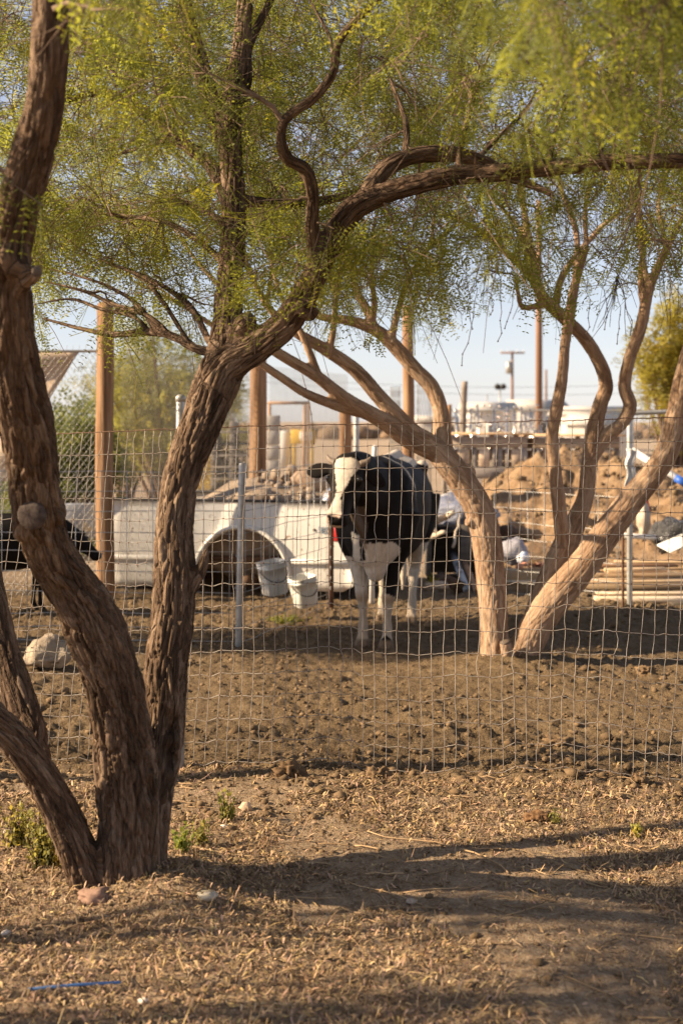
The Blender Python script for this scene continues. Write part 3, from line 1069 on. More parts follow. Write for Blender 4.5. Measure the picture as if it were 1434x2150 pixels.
for k_, (x0_, y0_, d0_, x1_, y1_, w0_) in enumerate(((1130, 615, 9.2, 1075, 300, 17), (1205, 610, 9.0, 1180, 250, 16), (1230, 520, 9.0, 1270, 230, 13), (1360, 600, 9.1, 1300, 330, 14), (1110, 560, 9.2, 1010, 330, 13),
                                                      (1100, 450, 9.3, 1140, 200, 11), (905, 520, 9.1, 930, 300, 10), (735, 560, 9.3, 640, 330, 12), (780, 570, 9.05, 830, 330, 11), (706, 620, 8.75, 620, 420, 11),
                                                      (520, 560, 8.8, 420, 330, 12), (470, 610, 8.55, 330, 430, 12), (380, 640, 8.45, 200, 520, 9), (560, 640, 8.8, 560, 400, 11), (1400, 520, 9.0, 1380, 250, 13))):
    B['u%d' % k_] = [(x0_, y0_, d0_, w0_), (lerp(x0_, x1_, 0.3) + 14 * math.sin(k_ * 2.1), lerp(y0_, y1_, 0.33), d0_ + 0.1, w0_ * 0.85), (lerp(x0_, x1_, 0.7) - 16 * math.sin(k_ * 1.7), lerp(y0_, y1_, 0.66), d0_ + 0.25, w0_ * 0.65), (x1_, y1_, d0_ + 0.35, w0_ * 0.4)]
B['stub'] = [(1074, 1420, 8.9, 32), (1068, 1385, 8.88, 29), (1060, 1348, 8.86, 25)]
B['knot'] = [(1000, 1100, 9.03, 20), (984, 1096, 9.0, 22), (978, 1095, 8.99, 18)]
B['crest'] = [(975, 1020, 9.05, 46), (985, 985, 9.06, 30), (990, 975, 9.06, 10)]
limbsB = {k: limb(v) for k, v in B.items()}
baseB = np.array([P(1060, 1400, 9.0)[0], 9.0, 0.0])
treeB = thing('mesquite_tree', 'pale tan mesquite with V shaped trunks standing in the pen beside the cow', 'tree', baseB)
V, Q, bc = wood(list(limbsB.values()), 0.0092, 0.035, 0.004, 3, 36, stretch=0.2, aux=[k for k, n_ in enumerate(limbsB) if n_ in ('stub', 'knot', 'crest')])
wood_obj('trunk', V, Q, bc, M['bark_pale'], treeB)
print('treeB', len(V))
e = P(1060, 1348, 8.86)
cut_face(e, e - P(1070, 1385, 8.88), W(23, 8.86) / 2, treeB)
gB = np.random.default_rng(23)
spB, srB = skeleton_samples([limbsB[k] for k in limbsB if k not in ('stub', 'knot', 'crest')], 1.95)
tB = np.concatenate([
    box_targets(gB, 260, (-40, 560), (-60, 470), (7.6, 11.0), 0.9),
    box_targets(gB, 260, (480, 1000), (0, 450), (7.6, 11.0), 0.9),
    box_targets(gB, 70, (560, 960), (440, 650), (8.2, 10), 1.2),
    box_targets(gB, 280, (960, 1600), (0, 430), (7.6, 11.0), 0.9),
    box_targets(gB, 60, (1000, 1500), (440, 600), (8.2, 10), 1.4),
])
tw, lp, la = grow_crown(gB, spB, srB, tB, maxd=2.2, sides=4, rmin=0.0026, sub=7.5, step_leaf=0.044, bare=0.34, tangle=9.0)
# bare hanging twigs with seed knots below the crown
for (x0, y0, x1, y1) in ((1000, 560, 968, 770), (1040, 540, 1046, 720), (1075, 560, 1062, 690), (880, 560, 862, 640), (1225, 560, 1232, 700), (1260, 600, 1270, 690),
                         (1290, 600, 1295, 720), (610, 700, 660, 930), (1020, 600, 1030, 660), (960, 520, 990, 690), (930, 560, 905, 650), (1310, 640, 1322, 700)):
    a, b_ = P(x0, y0, 8.9), P(x1, y1, 8.9)
    t = np.linspace(0, 1, 9)[:, None]
    q = a + (b_ - a) * t + np.array([0.10, 0, 0]) * (t * (1 - t)) + gB.normal(0, 0.006, (9, 3))
    tw.tube(q, 0.0022, 4)
    for k in (4, 6, 7, 8):
        tw.blob(q[k], (0.006, 0.006, 0.006), 1, 0.0)
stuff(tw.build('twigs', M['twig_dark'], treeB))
cr = MB()
place_leaves(cr, lp, la, LEAF_MID, gB, 0.6, 1.25, (1.35, 1.3, 1.15))
stuff(cr.build('crown', M['leaf'], treeB))
print('leaves B', len(lp))



# ------------------------------------------------------------------ background trees and shrubs
def scrub(name, label, px, d, zc, rx, rz, n, seed, tint=(1, 1, 1), group=None, ry=None, trunk=True, cat='tree'):
    g = np.random.default_rng(seed)
    x = (px - CX) / F * d
    root = thing(name, label, cat, (x, d, 0), group)
    ry = ry or rx
    # clumps of twigs inside an uneven volume
    k = max(6, int(n / 55))
    u = g.normal(0, 1, (k, 3))
    u /= np.linalg.norm(u, axis=1)[:, None]
    cc = u * g.uniform(0.35, 1.0, (k, 1)) * np.array([rx, ry, rz]) + np.array([x, d, zc])
    cc[:, 2] = np.maximum(cc[:, 2], 0.12)
    tr = MB()
    for c_ in cc:
        s0 = np.array([x, d, 0.0]) + g.normal(0, 0.06 * rx, 3) * np.array([1, 1, 0])
        mid = s0 * 0.5 + c_ * 0.5 + np.array([0, 0, 0.1 * rz])
        t = np.linspace(0, 1, 6)[:, None]
        tr.tube((1 - t) ** 2 * s0 + 2 * t * (1 - t) * mid + t * t * c_, np.linspace(0.02 + 0.02 * rx, 0.005, 6), 5)
    tr.build('trunk', M['twig'], root, True)
    w = g.integers(0, k, n)
    pos = cc[w] + g.normal(0, 1, (n, 3)) * np.array([rx, ry, rz]) * 0.17
    pos[:, 2] = np.maximum(pos[:, 2], 0.05)
    shade = 1 + 0.25 * g.normal(0, 1, k)[w]
    cr = MB()
    place_leaves(cr, pos, g.normal(0, 1, (n, 3)) + np.array([0, 0, -0.5]), LEAF_FAR, g, 0.8, 1.7, tint, 0.25, 0.1)
    stuff(cr.build('crown', M['leaf_far'], root))
    return root


scrub('leafy_shrub', 'dark green shrub behind the chain link left of the tall timber post', 150, 16.5, 0.95, 0.75, 0.95, 1900, 101, (0.75, 0.85, 0.75), cat='shrub')
scrub('leafy_shrub', 'broad dark shrub at the far left behind the beige tarp', 20, 18, 0.9, 0.9, 0.9, 1200, 102, (0.7, 0.8, 0.7), cat='shrub')
scrub('mesquite_tree', 'hazy olive tree behind the chain link between the two timber posts', 345, 24, 1.9, 1.25, 1.25, 3000, 103, (1.15, 1.1, 1.0))
scrub('mesquite_tree', 'distant dull tree just right of the tall left timber post', 262, 27, 2.0, 1.1, 1.2, 1700, 104, (1.0, 0.98, 0.9))
scrub('leafy_shrub', 'small pale green shrub left of the second timber post', 490, 30, 1.6, 0.7, 0.8, 700, 105, (1.3, 1.25, 1.0), cat='shrub')
scrub('willow_tree', 'yellow green bushy tree at the right edge behind the pen', 1425, 22, 2.35, 0.75, 1.05, 3000, 106, (1.55, 1.35, 0.8))
scrub('leafy_shrub', 'brown dry shrub behind the truck bed', 455, 21, 0.8, 0.8, 0.7, 700, 107, (1.3, 0.95, 0.9), cat='shrub')

# mesquites standing just outside the left of the view; their crowns shade the trunks, the truck bed and the pen floor
def px_of(x, d):
    return CX + x / d * F


scrub('mesquite_tree', 'mesquite outside the left edge whose crown shades the near trunks', px_of(-4.3, 3.75), 3.75, 3.1, 0.7, 0.95, 170, 201, ry=0.45)
scrub('mesquite_tree', 'mesquite outside the left edge beside the pen', px_of(-5.2, 9.45), 9.45, 3.0, 0.9, 0.85, 2200, 202, ry=0.85)
scrub('mesquite_tree', 'low mesquite outside the left edge close to the camera side', px_of(-4.4, 3.15), 3.15, 2.75, 0.6, 0.5, 230, 204, ry=0.4)
lb = thing('dead_tree', 'bare leaning trunk outside the left edge by the fence', 'tree', (-2.3, 6.02, 0))
q = spline([(-2.3, 6.02, -0.1, 0.10), (-2.36, 6.0, 0.5, 0.085), (-2.5, 5.98, 1.1, 0.08), (-2.66, 5.96, 1.8, 0.07), (-2.8, 5.90, 2.6, 0.06)], 5)
MB().tube(q[:, :3], q[:, 3], 12).build('trunk', M['twig'], lb, True)


# ------------------------------------------------------------------ wire fence across the picture
FA, FB = np.array([-1.98, 6.62, 0]), np.array([1.745, 5.95, 0])
fdir = (FB - FA) / np.linalg.norm(FB - FA)
fnor = np.array([-fdir[1], fdir[0], 0])
gF = np.random.default_rng(5)
s_arr = np.arange(-1.3, 5.1, 0.0508)
rows = 16
fence = thing('wire_fence', 'woven wire mesh fence with upright rectangles running right across the picture', 'fence', (0, 6.25, 0))
ns = len(s_arr)
fx = FA[0] + fdir[0] * s_arr
top = np.interp(fx, [-2.6, -1.98, 0, 1.745, 2.6], [1.47, 1.485, 1.535, 1.582, 1.60])
bot = ground_z(fx, fence_y(fx)) + 0.02
lean = 0.13 * (1 - sstep(0.3, 1.6, s_arr)) + 0.03 * np.sin(s_arr * 2.1) + 0.05
G = np.zeros((rows, ns, 3))
for r in range(rows):
    t = r / (rows - 1)
    z = bot + (top - bot) * t + 0.005 * np.sin(s_arr * 2.3 + r * 0.7) + gF.normal(0, 0.0012, ns)
    sh = lean * t + gF.normal(0, 0.0015, ns) + 0.010 * np.sin(s_arr * 3 + r * 0.6) * (1 - t)
    off = 0.02 * np.sin(s_arr * 1.7 + t * 3) + 0.012 * np.sin(s_arr * 4.1 + 1 + t * 5)
    G[r] = FA[None] + fdir[None] * (s_arr + sh)[:, None] + fnor[None] * off[:, None]
    G[r, :, 2] = z
for r in range(rows):
    pts = [G[r, 0]]
    for k in range(1, ns):
        a, b_ = G[r, k - 1], G[r, k]
        w_ = gF.normal(0, 0.0016)
        pts.append(a + (b_ - a) * 0.3 + np.array([0, 0, w_]))
        pts.append(a + (b_ - a) * 0.75 + np.array([0, 0, -w_ * 0.6]))
        pts.append(b_)
    MB().tube(pts, 0.0021 if r == rows - 1 else 0.0016, 4).build('horizontal_wire', M['wire_rust'] if r == rows - 1 else M['wire'], fence)
for k in range(ns):
    pts = []
    for r in range(rows - 1):
        a, b_ = G[r, k], G[r + 1, k]
        q = gF.normal(0, 0.0009, 2)
        if gF.random() < 0.045:
            q[:] = gF.choice([-1, 1]) * gF.uniform(0.006, 0.012)
        pts += [a, a + (b_ - a) * 0.33 + fdir * q[0], a + (b_ - a) * 0.67 + fdir * q[1]]
    pts.append(G[rows - 1, k])
    MB().tube(pts, 0.00135, 4).build('vertical_wire', M['wire'], fence)
kn = MB()
ov = np.array([[1.0, 0, 0], [-1, 0, 0], [0, 1, 0], [0, -1, 0], [0, 0, 1], [0, 0, -1]])
of = np.array([[0, 2, 4], [2, 1, 4], [1, 3, 4], [3, 0, 4], [2, 0, 5], [1, 2, 5], [3, 1, 5], [0, 3, 5]])
for r in range(rows):
    for k in range(ns):
        kn.add(ov * np.array([0.0042, 0.0042, 0.0048]) + G[r, k], [of])
o = kn.build('wire_knots', M['wire_rust'], fence)
stuff(o)


def pipe(name, p0, p1, r, mat, parent=None, sides=12, capped=True):
    p0, p1 = np.asarray(p0, float), np.asarray(p1, float)
    n = (p1 - p0) / np.linalg.norm(p1 - p0)
    return MB().tube([p0, p0 + n * r * 0.1, p1 - n * r * 0.5, p1 - n * r * 0.12, p1], [r * 0.98, r, r, r * 0.9, r * 0.55], sides).build(name, mat, parent, True)


xg = P(378, 885, 6.42)
post_f = thing('fence_post', 'galvanized pipe post showing above the wire fence left of the near mesquite', 'post', (xg[0], 6.42, 0))
pipe('pipe', (xg[0], 6.42, -0.1), (xg[0] + 0.004, 6.42, 1.655), 0.021, M['galv'], post_f)
MB().tube([(xg[0] + 0.004, 6.42, 1.64), (xg[0] + 0.004, 6.42, 1.662), (xg[0] + 0.004, 6.42, 1.672)], [0.0235, 0.0235, 0.012], 12).build('cap', M['galv'], post_f, True)


# ------------------------------------------------------------------ cattle panels and their posts
def rod_panel(name, label, p0, p1, zs, dx, r=0.0032, mat=None, z_base=0.0, tilt=0.0):
    p0, p1 = np.array([*p0, 0.0]), np.array([*p1, 0.0])
    L_ = np.linalg.norm(p1 - p0)
    u = (p1 - p0) / L_
    root = thing(name, label, 'fence', p0)
    g = np.random.default_rng(int(abs(p0[0] * 1000)) + 3)
    for z in zs:
        t = np.linspace(0, 1, 9)
        pts = p0 + u * (t * L_)[:, None]
        pts[:, 2] = z + z_base + g.normal(0, 0.004, 9) + tilt * t
        MB().tube(pts, r, 6).build('horizontal_rod', mat or M['galv'], root, True)
    n_ = int(L_ / dx)
    nr = np.array([-u[1], u[0], 0])
    for k in range(n_ + 1):
        b_ = p0 + u * min(k * dx + 0.02, L_) - nr * 0.006
        tl = tilt * k / max(n_, 1)
        MB().tube([b_ + np.array([0, 0, zs[0] - 0.03 + z_base + tl]), b_ + np.array([g.normal(0, 0.004), 0, 0.5 * (zs[0] + zs[-1]) + z_base + tl]), b_ + np.array([0, 0, zs[-1] + 0.01 + z_base + tl])], r, 6).build('vertical_rod', mat or M['galv'], root, True)
    return root


PX1 = P(500, 1355, 9.85)
PX2 = P(695, 1275, 11.85)
ZS = [0.02, 0.115, 0.215, 0.36, 0.505, 0.645, 0.775, 0.925, 1.06, 1.20]
rod_panel('cattle_panel', 'welded rod panel reaching left from the galvanized post, behind the trunks', (P(-260, 1355, 10.05)[0], 10.05), (PX1[0] - 0.03, 9.87), ZS, 0.178, 0.0028)
rod_panel('cattle_panel', 'welded rod panel running back from the galvanized post past the truck bed', (PX1[0] + 0.03, 9.9), (PX2[0] - 0.03, 11.83), ZS, 0.178, 0.0024)
rod_panel('cattle_panel', 'thin rod panel in front of the dirt mound between the pale trunks', (P(1035, 1200, 12.9)[0], 12.9), (P(1312, 1280, 11.75)[0], 11.75), ZS[:8], 0.2, 0.0026)


def tied_post(name, label, px, py_top, d, r, mat, rings=(), lean=0.0):
    x = (px - CX) / F * d
    zt = HC - (py_top - HY) / F * d
    root = thing(name, label, 'post', (x, d, 0))
    pipe('pipe', (x, d, -0.12), (x + lean, d, zt), r, mat, root)
    for z in rings:
        a = np.linspace(0, 2 * math.pi, 13)
        c_ = np.array([x + lean * z / zt, d, z])
        MB().tube(c_ + np.stack([np.cos(a) * (r + 0.003), np.sin(a) * (r + 0.003), 0.012 * np.sin(a)], 1), 0.0028, 5, cap=False).build('wire_tie', M['galv'], root, True)
    return root


tied_post('fence_post', 'short galvanized post with wire ties where the two rod panels meet', 500, 972, 9.85, 0.0235, M['galv'], (0.12, 0.4, 0.62, 0.9, 1.12), 0.03)
t_post = thing('steel_post', 'dark rusty steel post with punched holes behind the cow head', 'post', (PX2[0], 11.85, 0))
zt = HC - (1030 - HY) / F * 11.85
MB().box((PX2[0], 11.85, zt / 2 - 0.05), (0.045, 0.008, zt + 0.1), (0, 0, 0), 0.002).box((PX2[0] + 0.012, 11.872, zt / 2 - 0.05), (0.008, 0.036, zt + 0.1), (0, 0, 0), 0.002).build('profile', M['rust'], t_post)
for k in range(9):
    MB().box((PX2[0] - 0.004, 11.844, 0.16 + k * 0.085), (0.010, 0.005, 0.030), (0, 0, 0), 0.002).build('stud', M['galv'], t_post)
tied_post('gate_post', 'tall galvanized gate post behind the right hand trunk of the pale mesquite', 1321, 872, 11.7, 0.024, M['galv'], (0.3, 0.7, 1.1))
pipe_rail = pipe('gate_rail', P(1321, 868, 11.72), P(1500, 860, 11.72), 0.018, M['galv'])
tag(pipe_rail, 'galvanized top rail running off the right edge from the gate post', 'rail')
tied_post('rusty_stake', 'thin rusty stake close beside the tall gate post', 1307, 1122, 11.6, 0.011, M['rust'])
tied_post('white_pipe_post', 'pale pipe post rising behind the top of the cow head', 748, 868, 17, 0.034, M['galv'])
o = pipe('white_pipe', P(784, 975, 12.2), P(787, 935, 12.2), 0.021, surf('white_plastic', [(0.3, (0.62, 0.60, 0.55)), (0.7, (0.78, 0.76, 0.71))], 12, 0.5, 0.1))
M['white'] = o.data.materials[0]
o.data.transform(Matrix.Identity(4))
o.name = 'white_pipe'
tag(o, 'short white pipe end poking up above the cow shoulder', 'pipe')
pz = P(784, 975, 12.2)
MB().tube([(pz[0] - 0.02, 12.2, -0.1), (pz[0] - 0.004, 12.2, 0.6), (pz[0], 12.2, pz[2] + 0.005)], 0.0205, 10).build('lower_pipe', M['white'], o, True)


# ------------------------------------------------------------------ timber posts
def timber(name, label, px, py_top, d, wpx, mat=None, lean=0.0, z0=-0.2, seed=1):
    x = (px - CX) / F * d
    zt = HC - (py_top - HY) / F * d
    r = W(wpx, d) / 2
    n = 26
    t = np.linspace(0, 1, n)
    z = z0 + (zt - z0) * t
    pts = np.stack([x + lean * t + 0.006 * np.sin(z * 3 + seed), np.full(n, float(d)), z], 1)
    v, f = tube(pts, r * (1.06 - 0.10 * t), 20)
    q = v.copy()
    dirv = np.stack([v[:, 0] - x, v[:, 1] - d, np.zeros(len(v))], 1)
    nn = noise3(np.stack([v[:, 0] * 40 + seed * 9, v[:, 1] * 40, v[:, 2] * 1.5], 1))
    q += dirv * (0.05 * nn)[:, None]
    q[-20:, 2] += 0.03 * r / 0.08 * noise3(q[-20:] * 30)
    o = MB().add(q, f, np.array([0.8, 0.78, 0.74])).build(name, mat or M['post'], None, True)
    o.data.polygons[-1].use_smooth = False
    return tag(o, label, 'post')


timber('timber_post', 'thick orange brown timber post, tallest one at left', 221, 640, 12.3, 37, seed=1)
timber('timber_post', 'orange brown timber post seen between the near trunk and the curving limbs', 542, 735, 16, 36, seed=2)
timber('timber_post', 'slim brown timber post rising beside the pale arching limb', 857, 643, 18, 24, seed=3)
timber('timber_post', 'short reddish timber post above the cow head', 724, 846, 19, 26, seed=4)
timber('grey_post', 'leaning grey weathered post standing near the low coop', 963, 801, 24, 13, M['grey_wood'], 0.10, seed=5)
timber('stub_post', 'short brown post stub left of the leaning grey post', 944, 850, 24.3, 10, M['post'], 0.0, seed=6)


# ------------------------------------------------------------------ chain link
def chain(name, label, p0, p1, z0, z1, pitch=0.055, r=0.0017, rail=True, barbs=False, posts=()):
    p0, p1 = np.array([*p0, 0.0]), np.array([*p1, 0.0])
    L_ = np.linalg.norm(p1 - p0)
    u = (p1 - p0) / L_
    nr = np.array([-u[1], u[0], 0])
    root = thing(name, label, 'fence', p0)
    mb = MB()
    H_ = z1 - z0
    k = 1.25
    for s in (-1, 1):
        for c_ in np.arange(-H_ / k, L_ + H_ / k, pitch):
            a0 = max(0.0, c_) if s > 0 else max(0.0, c_ - H_ / k)
            a1 = min(L_, c_ + H_ / k) if s > 0 else min(L_, c_)
            if a1 - a0 < 0.02:
                continue
            zz = (lambda a: z0 + (a - c_) * k) if s > 0 else (lambda a: z0 + (c_ - a) * k)
            mb.tube([p0 + u * a0 + nr * s * 0.002 + np.array([0, 0, zz(a0)]), p0 + u * a1 + nr * s * 0.002 + np.array([0, 0, zz(a1)])], r, 3, cap=False)
    if barbs:
        for c_ in np.arange(0, L_, pitch):
            mb.tube([p0 + u * c_ + np.array([0, 0, z1]), p0 + u * (c_ + 0.01) + np.array([0, 0, z1 + 0.05])], r, 3, cap=False)
    stuff(mb.build('mesh', M['chain'], root))
    if rail:
        pipe('top_rail', p0 + np.array([0, 0, z1]), p1 + np.array([0, 0, z1]), 0.012 if barbs else 0.02, M['galv'], root)
    for s in posts:
        b_ = p0 + u * (s * L_) + nr * 0.03
        pipe('fence_pole', b_ + np.array([0, 0, -0.1]), b_ + np.array([0, 0, z1 + 0.03]), 0.028, M['galv'], root)
    return root


zt1 = HC - (737 - HY) / F * 12.4
Xa = (226 - CX) / F * 12.42
chain('chain_link_fence', 'tall chain link fence at far left in front of the beige tarp', ((-330 - CX) / F * 12.5, 12.5), (Xa, 12.42), 0.02, zt1, barbs=True)
Xb = (548 - CX) / F * 16.15
chain('chain_link_fence', 'chain link fence receding from the left timber post to the next timber post', (Xa + 0.1, 12.5), (Xb, 16.15), 0.02, zt1 + 0.03, rail=False)
chain('chain_link_fence', 'chain link fence against the sky between the timber posts left of the cow', (Xb + 0.1, 16.2), ((730 - CX) / F * 19.2, 19.2), 0.02, 2.18, rail=False)
chain('chain_link_fence', 'far chain link fence with top rail behind the low coop', ((930 - CX) / F * 32, 32), ((1600 - CX) / F * 31, 31), 0.02, 1.80, 0.10, 0.0030, posts=(0.1, 0.35, 0.6, 0.85))

# beige tarp behind the left chain link
M['tarp'] = surf('beige_tarp', [(0.3, (0.48, 0.36, 0.25)), (0.7, (0.60, 0.47, 0.34))], 3, 0.85, 0.4, 14)
ul = 26
tv, tf = [], []
for a in range(ul):
    for b_ in range(ul):
        t, s = a / (ul - 1), b_ / (ul - 1)
        right = lerp(168, 20, min(1, t * 1.05) ** 0.9)
        px = lerp(-260, right, s)
        py = lerp(740, 1010, t)
        p = P(px, py, 12.72)
        p[1] += 0.05 * math.sin(s * 9 + t * 3) * t + 0.02 * math.sin(t * 17 + s * 5)
        tv.append(p)
for a in range(ul - 1):
    for b_ in range(ul - 1):
        k = a * ul + b_
        tf.append([k, k + ul, k + ul + 1, k + 1])
o = MB().add(np.array(tv), [np.array(tf)]).build('tarp', M['tarp'], None, True)
sd = o.modifiers.new('thickness', 'SOLIDIFY')
sd.thickness = 0.006
tag(o, 'beige tarp hung in a slanting triangle behind the left chain link', 'tarp')
o = MB().box(P(166, 1094, 14.2), (0.42, 0.05, 0.36), (0.2, 0, 0.1), 0.01).build('propped_board', surf('blue_grey_panel', [(0.3, (0.17, 0.18, 0.21)), (0.7, (0.25, 0.26, 0.29))], 4, 0.6, 0.2, spots=(5, 0.55, 0.65, (0.32, 0.26, 0.18))))
tag(o, 'blue grey board propped behind the left timber post', 'board')


# ------------------------------------------------------------------ white pickup bed resting on the ground
M['truck'] = surf('truck_white_paint', [(0.35, (0.64, 0.60, 0.53)), (0.65, (0.74, 0.70, 0.62))], 2.5, 0.45, 0.05, spots=(26, 0.63, 0.70, (0.24, 0.15, 0.09)), spec=0.5)
M['black_trim'] = surf('black_trim', [(0.3, (0.018, 0.016, 0.014)), (0.7, (0.05, 0.045, 0.04))], 10, 0.6, 0.1)
M['under'] = surf('rusty_underbody', [(0.3, (0.06, 0.032, 0.018)), (0.7, (0.16, 0.09, 0.05))], 8, 0.9, 0.4)
M['tail_red'] = surf('tail_lamp_red', [(0.3, (0.33, 0.02, 0.02)), (0.7, (0.45, 0.035, 0.03))], 8, 0.25, 0.05, spec=0.6)
TA, TB = P(216, 1047, 12.85), P(742, 1067, 12.25)
tw_l = math.hypot(TB[0] - TA[0], TB[1] - TA[1])
tu = np.array([(TB[0] - TA[0]) / tw_l, (TB[1] - TA[1]) / tw_l, 0])
tn = np.array([tu[1], -tu[0], 0])          # towards the camera
tz = 0.83
bed = thing('truck_bed', 'white pickup truck bed full of rubble resting on the ground behind the rod panels', 'truck bed', ((TA[0] + TB[0]) / 2, (TA[1] + TB[1]) / 2, 0))


def TW(a, b_, z):
    return np.array([TA[0], TA[1], 0]) + tu * a - tn * b_ + np.array([0, 0, z])


ac, ar, az = 1.34, 0.415, 0.19          # wheel arch: centre along the side, radius, height


def side_skin(b0, thick, name):
    """pressed side panel with the wheel arch cut out of its lower edge"""
    def bulge(z):
        return 0.035 * math.sin(math.pi * max(0, min(1, (z - 0.05) / (tz - 0.05)))) ** 0.7
    cols = sorted(set(list(np.linspace(0, tw_l, 26)) + [ac + ar * math.cos(t) for t in np.linspace(0, math.pi, 25)] + [ac - ar - 0.002, ac + ar + 0.002]))
    nr_ = 12
    grid = []
    for a in cols:
        lo = 0.08 if abs(a - ac) > ar else az + math.sqrt(max(ar * ar - (a - ac) ** 2, 0))
        lo = max(lo, 0.08) + (0.05 if a < 0.02 or a > tw_l - 0.02 else 0)
        grid.append([(a, lo + (tz + 0.012 - lo) * k / (nr_ - 1)) for k in range(nr_)])
    front = np.array([TW(a, b0 - bulge(z), z) for col_ in grid for a, z in col_])
    back = front - tn * thick
    nc = len(cols)
    q = []
    m_ = len(front)
    for c in range(nc - 1):
        for k in range(nr_ - 1):
            i0 = c * nr_ + k
            q += [[i0, i0 + nr_, i0 + nr_ + 1, i0 + 1], [m_ + i0, m_ + i0 + 1, m_ + i0 + nr_ + 1, m_ + i0 + nr_]]
        for k in (0, nr_ - 1):
            i0 = c * nr_ + k
            q.append([i0, m_ + i0, m_ + i0 + nr_, i0 + nr_])
    for c in (0, nc - 1):
        for k in range(nr_ - 1):
            i0 = c * nr_ + k
            q.append([i0, i0 + 1, m_ + i0 + 1, m_ + i0])
    return MB().add(np.concatenate([front, back]), [np.array(q)]).build(name, M['truck'], bed, False)


side = side_skin(0.0, 0.05, 'side_panel')
side_skin(1.5, 0.05, 'side_panel')
arch = [TW(ac + (ar + 0.02) * math.cos(t), -0.045, az + (ar + 0.02) * math.sin(t)) for t in np.linspace(-0.12, math.pi + 0.12, 30)]
MB().tube(arch, 0.040, 10, True, None, 0.022, tn).build('wheel_arch_flare', M['truck'], bed, True)
MB().box(TW(tw_l / 2, 0.03, tz + 0.022), (tw_l, 0.09, 0.02), (0, 0, math.atan2(tu[1], tu[0])), 0.006).build('bed_rail', M['black_trim'], bed)
MB().box(TW(tw_l / 2, 1.5, tz + 0.022), (tw_l, 0.09, 0.02), (0, 0, math.atan2(tu[1], tu[0])), 0.006).build('bed_rail', M['black_trim'], bed)
ang = math.atan2(tu[1], tu[0])
MB().box(TW((ac - ar) / 2, -0.050, 0.335), (ac - ar - 0.08, 0.022, 0.045), (0, 0, ang), 0.009).build('side_moulding', M['truck'], bed)
MB().box(TW((ac + ar + tw_l) / 2, -0.050, 0.335), (tw_l - ac - ar - 0.06, 0.022, 0.045), (0, 0, ang), 0.009).build('side_moulding', M['truck'], bed)
MB().box(TW(tw_l + 0.01, 0.75, 0.46), (0.05, 1.42, 0.62), (0, 0, ang), 0.01).build('tailgate', M['truck'], bed)
MB().box(TW(0.02, 0.78, 0.46), (0.05, 1.42, 0.66), (0, 0, ang), 0.01).build('front_wall', M['truck'], bed)
MB().box(TW(tw_l / 2, 0.78, 0.33), (tw_l - 0.1, 1.36, 0.05), (0, 0, ang), 0.01).build('bed_floor', M['under'], bed)
MB().box(TW(ac, 0.45, 0.30), (1.1, 0.03, 0.56), (0, 0, ang), 0.01).build('wheel_housing', M['under'], bed)
MB().tube([TW(ac, 0.05, 0.14), TW(ac, 1.4, 0.14)], 0.05, 10).build('axle', M['under'], bed, True)
MB().box(TW(tw_l * 0.953, -0.022, 0.60), (0.135, 0.05, 0.17), (0, 0, ang), 0.012).build('tail_lamp', M['tail_red'], bed)
MB().box(TW(tw_l + 0.06, 0.75, 0.20), (0.10, 1.5, 0.15), (0, 0, ang), 0.02).build('bumper', M['galv'], bed)
for a in (0.35, 0.75, 2.1):
    MB().blob(TW(a, 0.35 + 0.2 * a, 0.05), (0.16, 0.12, 0.09), 2, 0.25, seed=int(a * 9)).build('support_block', M['under'], bed)
tc = bpy.data.curves.new('number', 'FONT')
tc.body = '902'
tc.size = 0.085
tc.extrude = 0.002
to = bpy.data.objects.new('number', tc)
COL.objects.link(to)
me = bpy.data.meshes.new_from_object(to.evaluated_get(bpy.context.evaluated_depsgraph_get()))
bpy.data.objects.remove(to)
o_num = P(667, 1120, 12.28)
a_num = float((o_num - np.array([TA[0], TA[1], 0])) @ tu)
z_num = o_num[2]
Rm = Matrix((tu, (0, 0, 1), tn)).transposed().to_4x4()
me.transform(Matrix.Translation(Vector(TW(a_num, -0.037, z_num))) @ Rm @ Matrix.Diagonal((0.72, 1, 1, 1)))
link('painted_number', me, surf('blue_stencil_paint', [(0.3, (0.13, 0.19, 0.26)), (0.7, (0.22, 0.29, 0.36))], 30, 0.6, 0), bed)
q = TW(a_num - 0.035, -0.036, z_num + 0.028)
MB().blob(q, (0.014, 0.004, 0.014), 2, 0.1).build('rust_hole', M['under'], bed, True)

# rubble and a torn bag in the bed
gR = np.random.default_rng(44)
rub = thing('rubble_heap', 'heap of grey brown rubble piled in the white truck bed', 'rubble', TW(1.5, 0.8, 0.36))
mbr = MB()
for k in range(420):
    a, b_ = gR.uniform(0.45, tw_l - 0.12), gR.uniform(0.12, 1.36)
    pk = math.exp(-((a - 1.55) / 0.55) ** 2 - ((b_ - 0.75) / 0.55) ** 2)
    z = 0.40 + 0.34 * min(1, a / 0.9) * gR.uniform(0.6, 1) + 0.42 * pk * gR.uniform(0.4, 1)
    s = gR.uniform(0.025, 0.075)
    mbr.blob(TW(a, b_, z), (s, s * gR.uniform(0.6, 1), s * gR.uniform(0.5, 0.9)), 1, 0.25, seed=k, rot=gR.uniform(0, 6, 3), col=np.array([0.75, 0.66, 0.58]) * gR.uniform(0.6, 1.1))
hv, hf = ico(3)
hv = hv * (1 + 0.12 * fbm(hv * 3, 3))[:, None] * np.array([1.0, 0.6, 0.52]) + TW(1.45, 0.75, 0.52)
mbr.add(hv, [hf], np.array([0.62, 0.54, 0.46]))
stuff(mbr.build('rubble', M['stone'], rub))
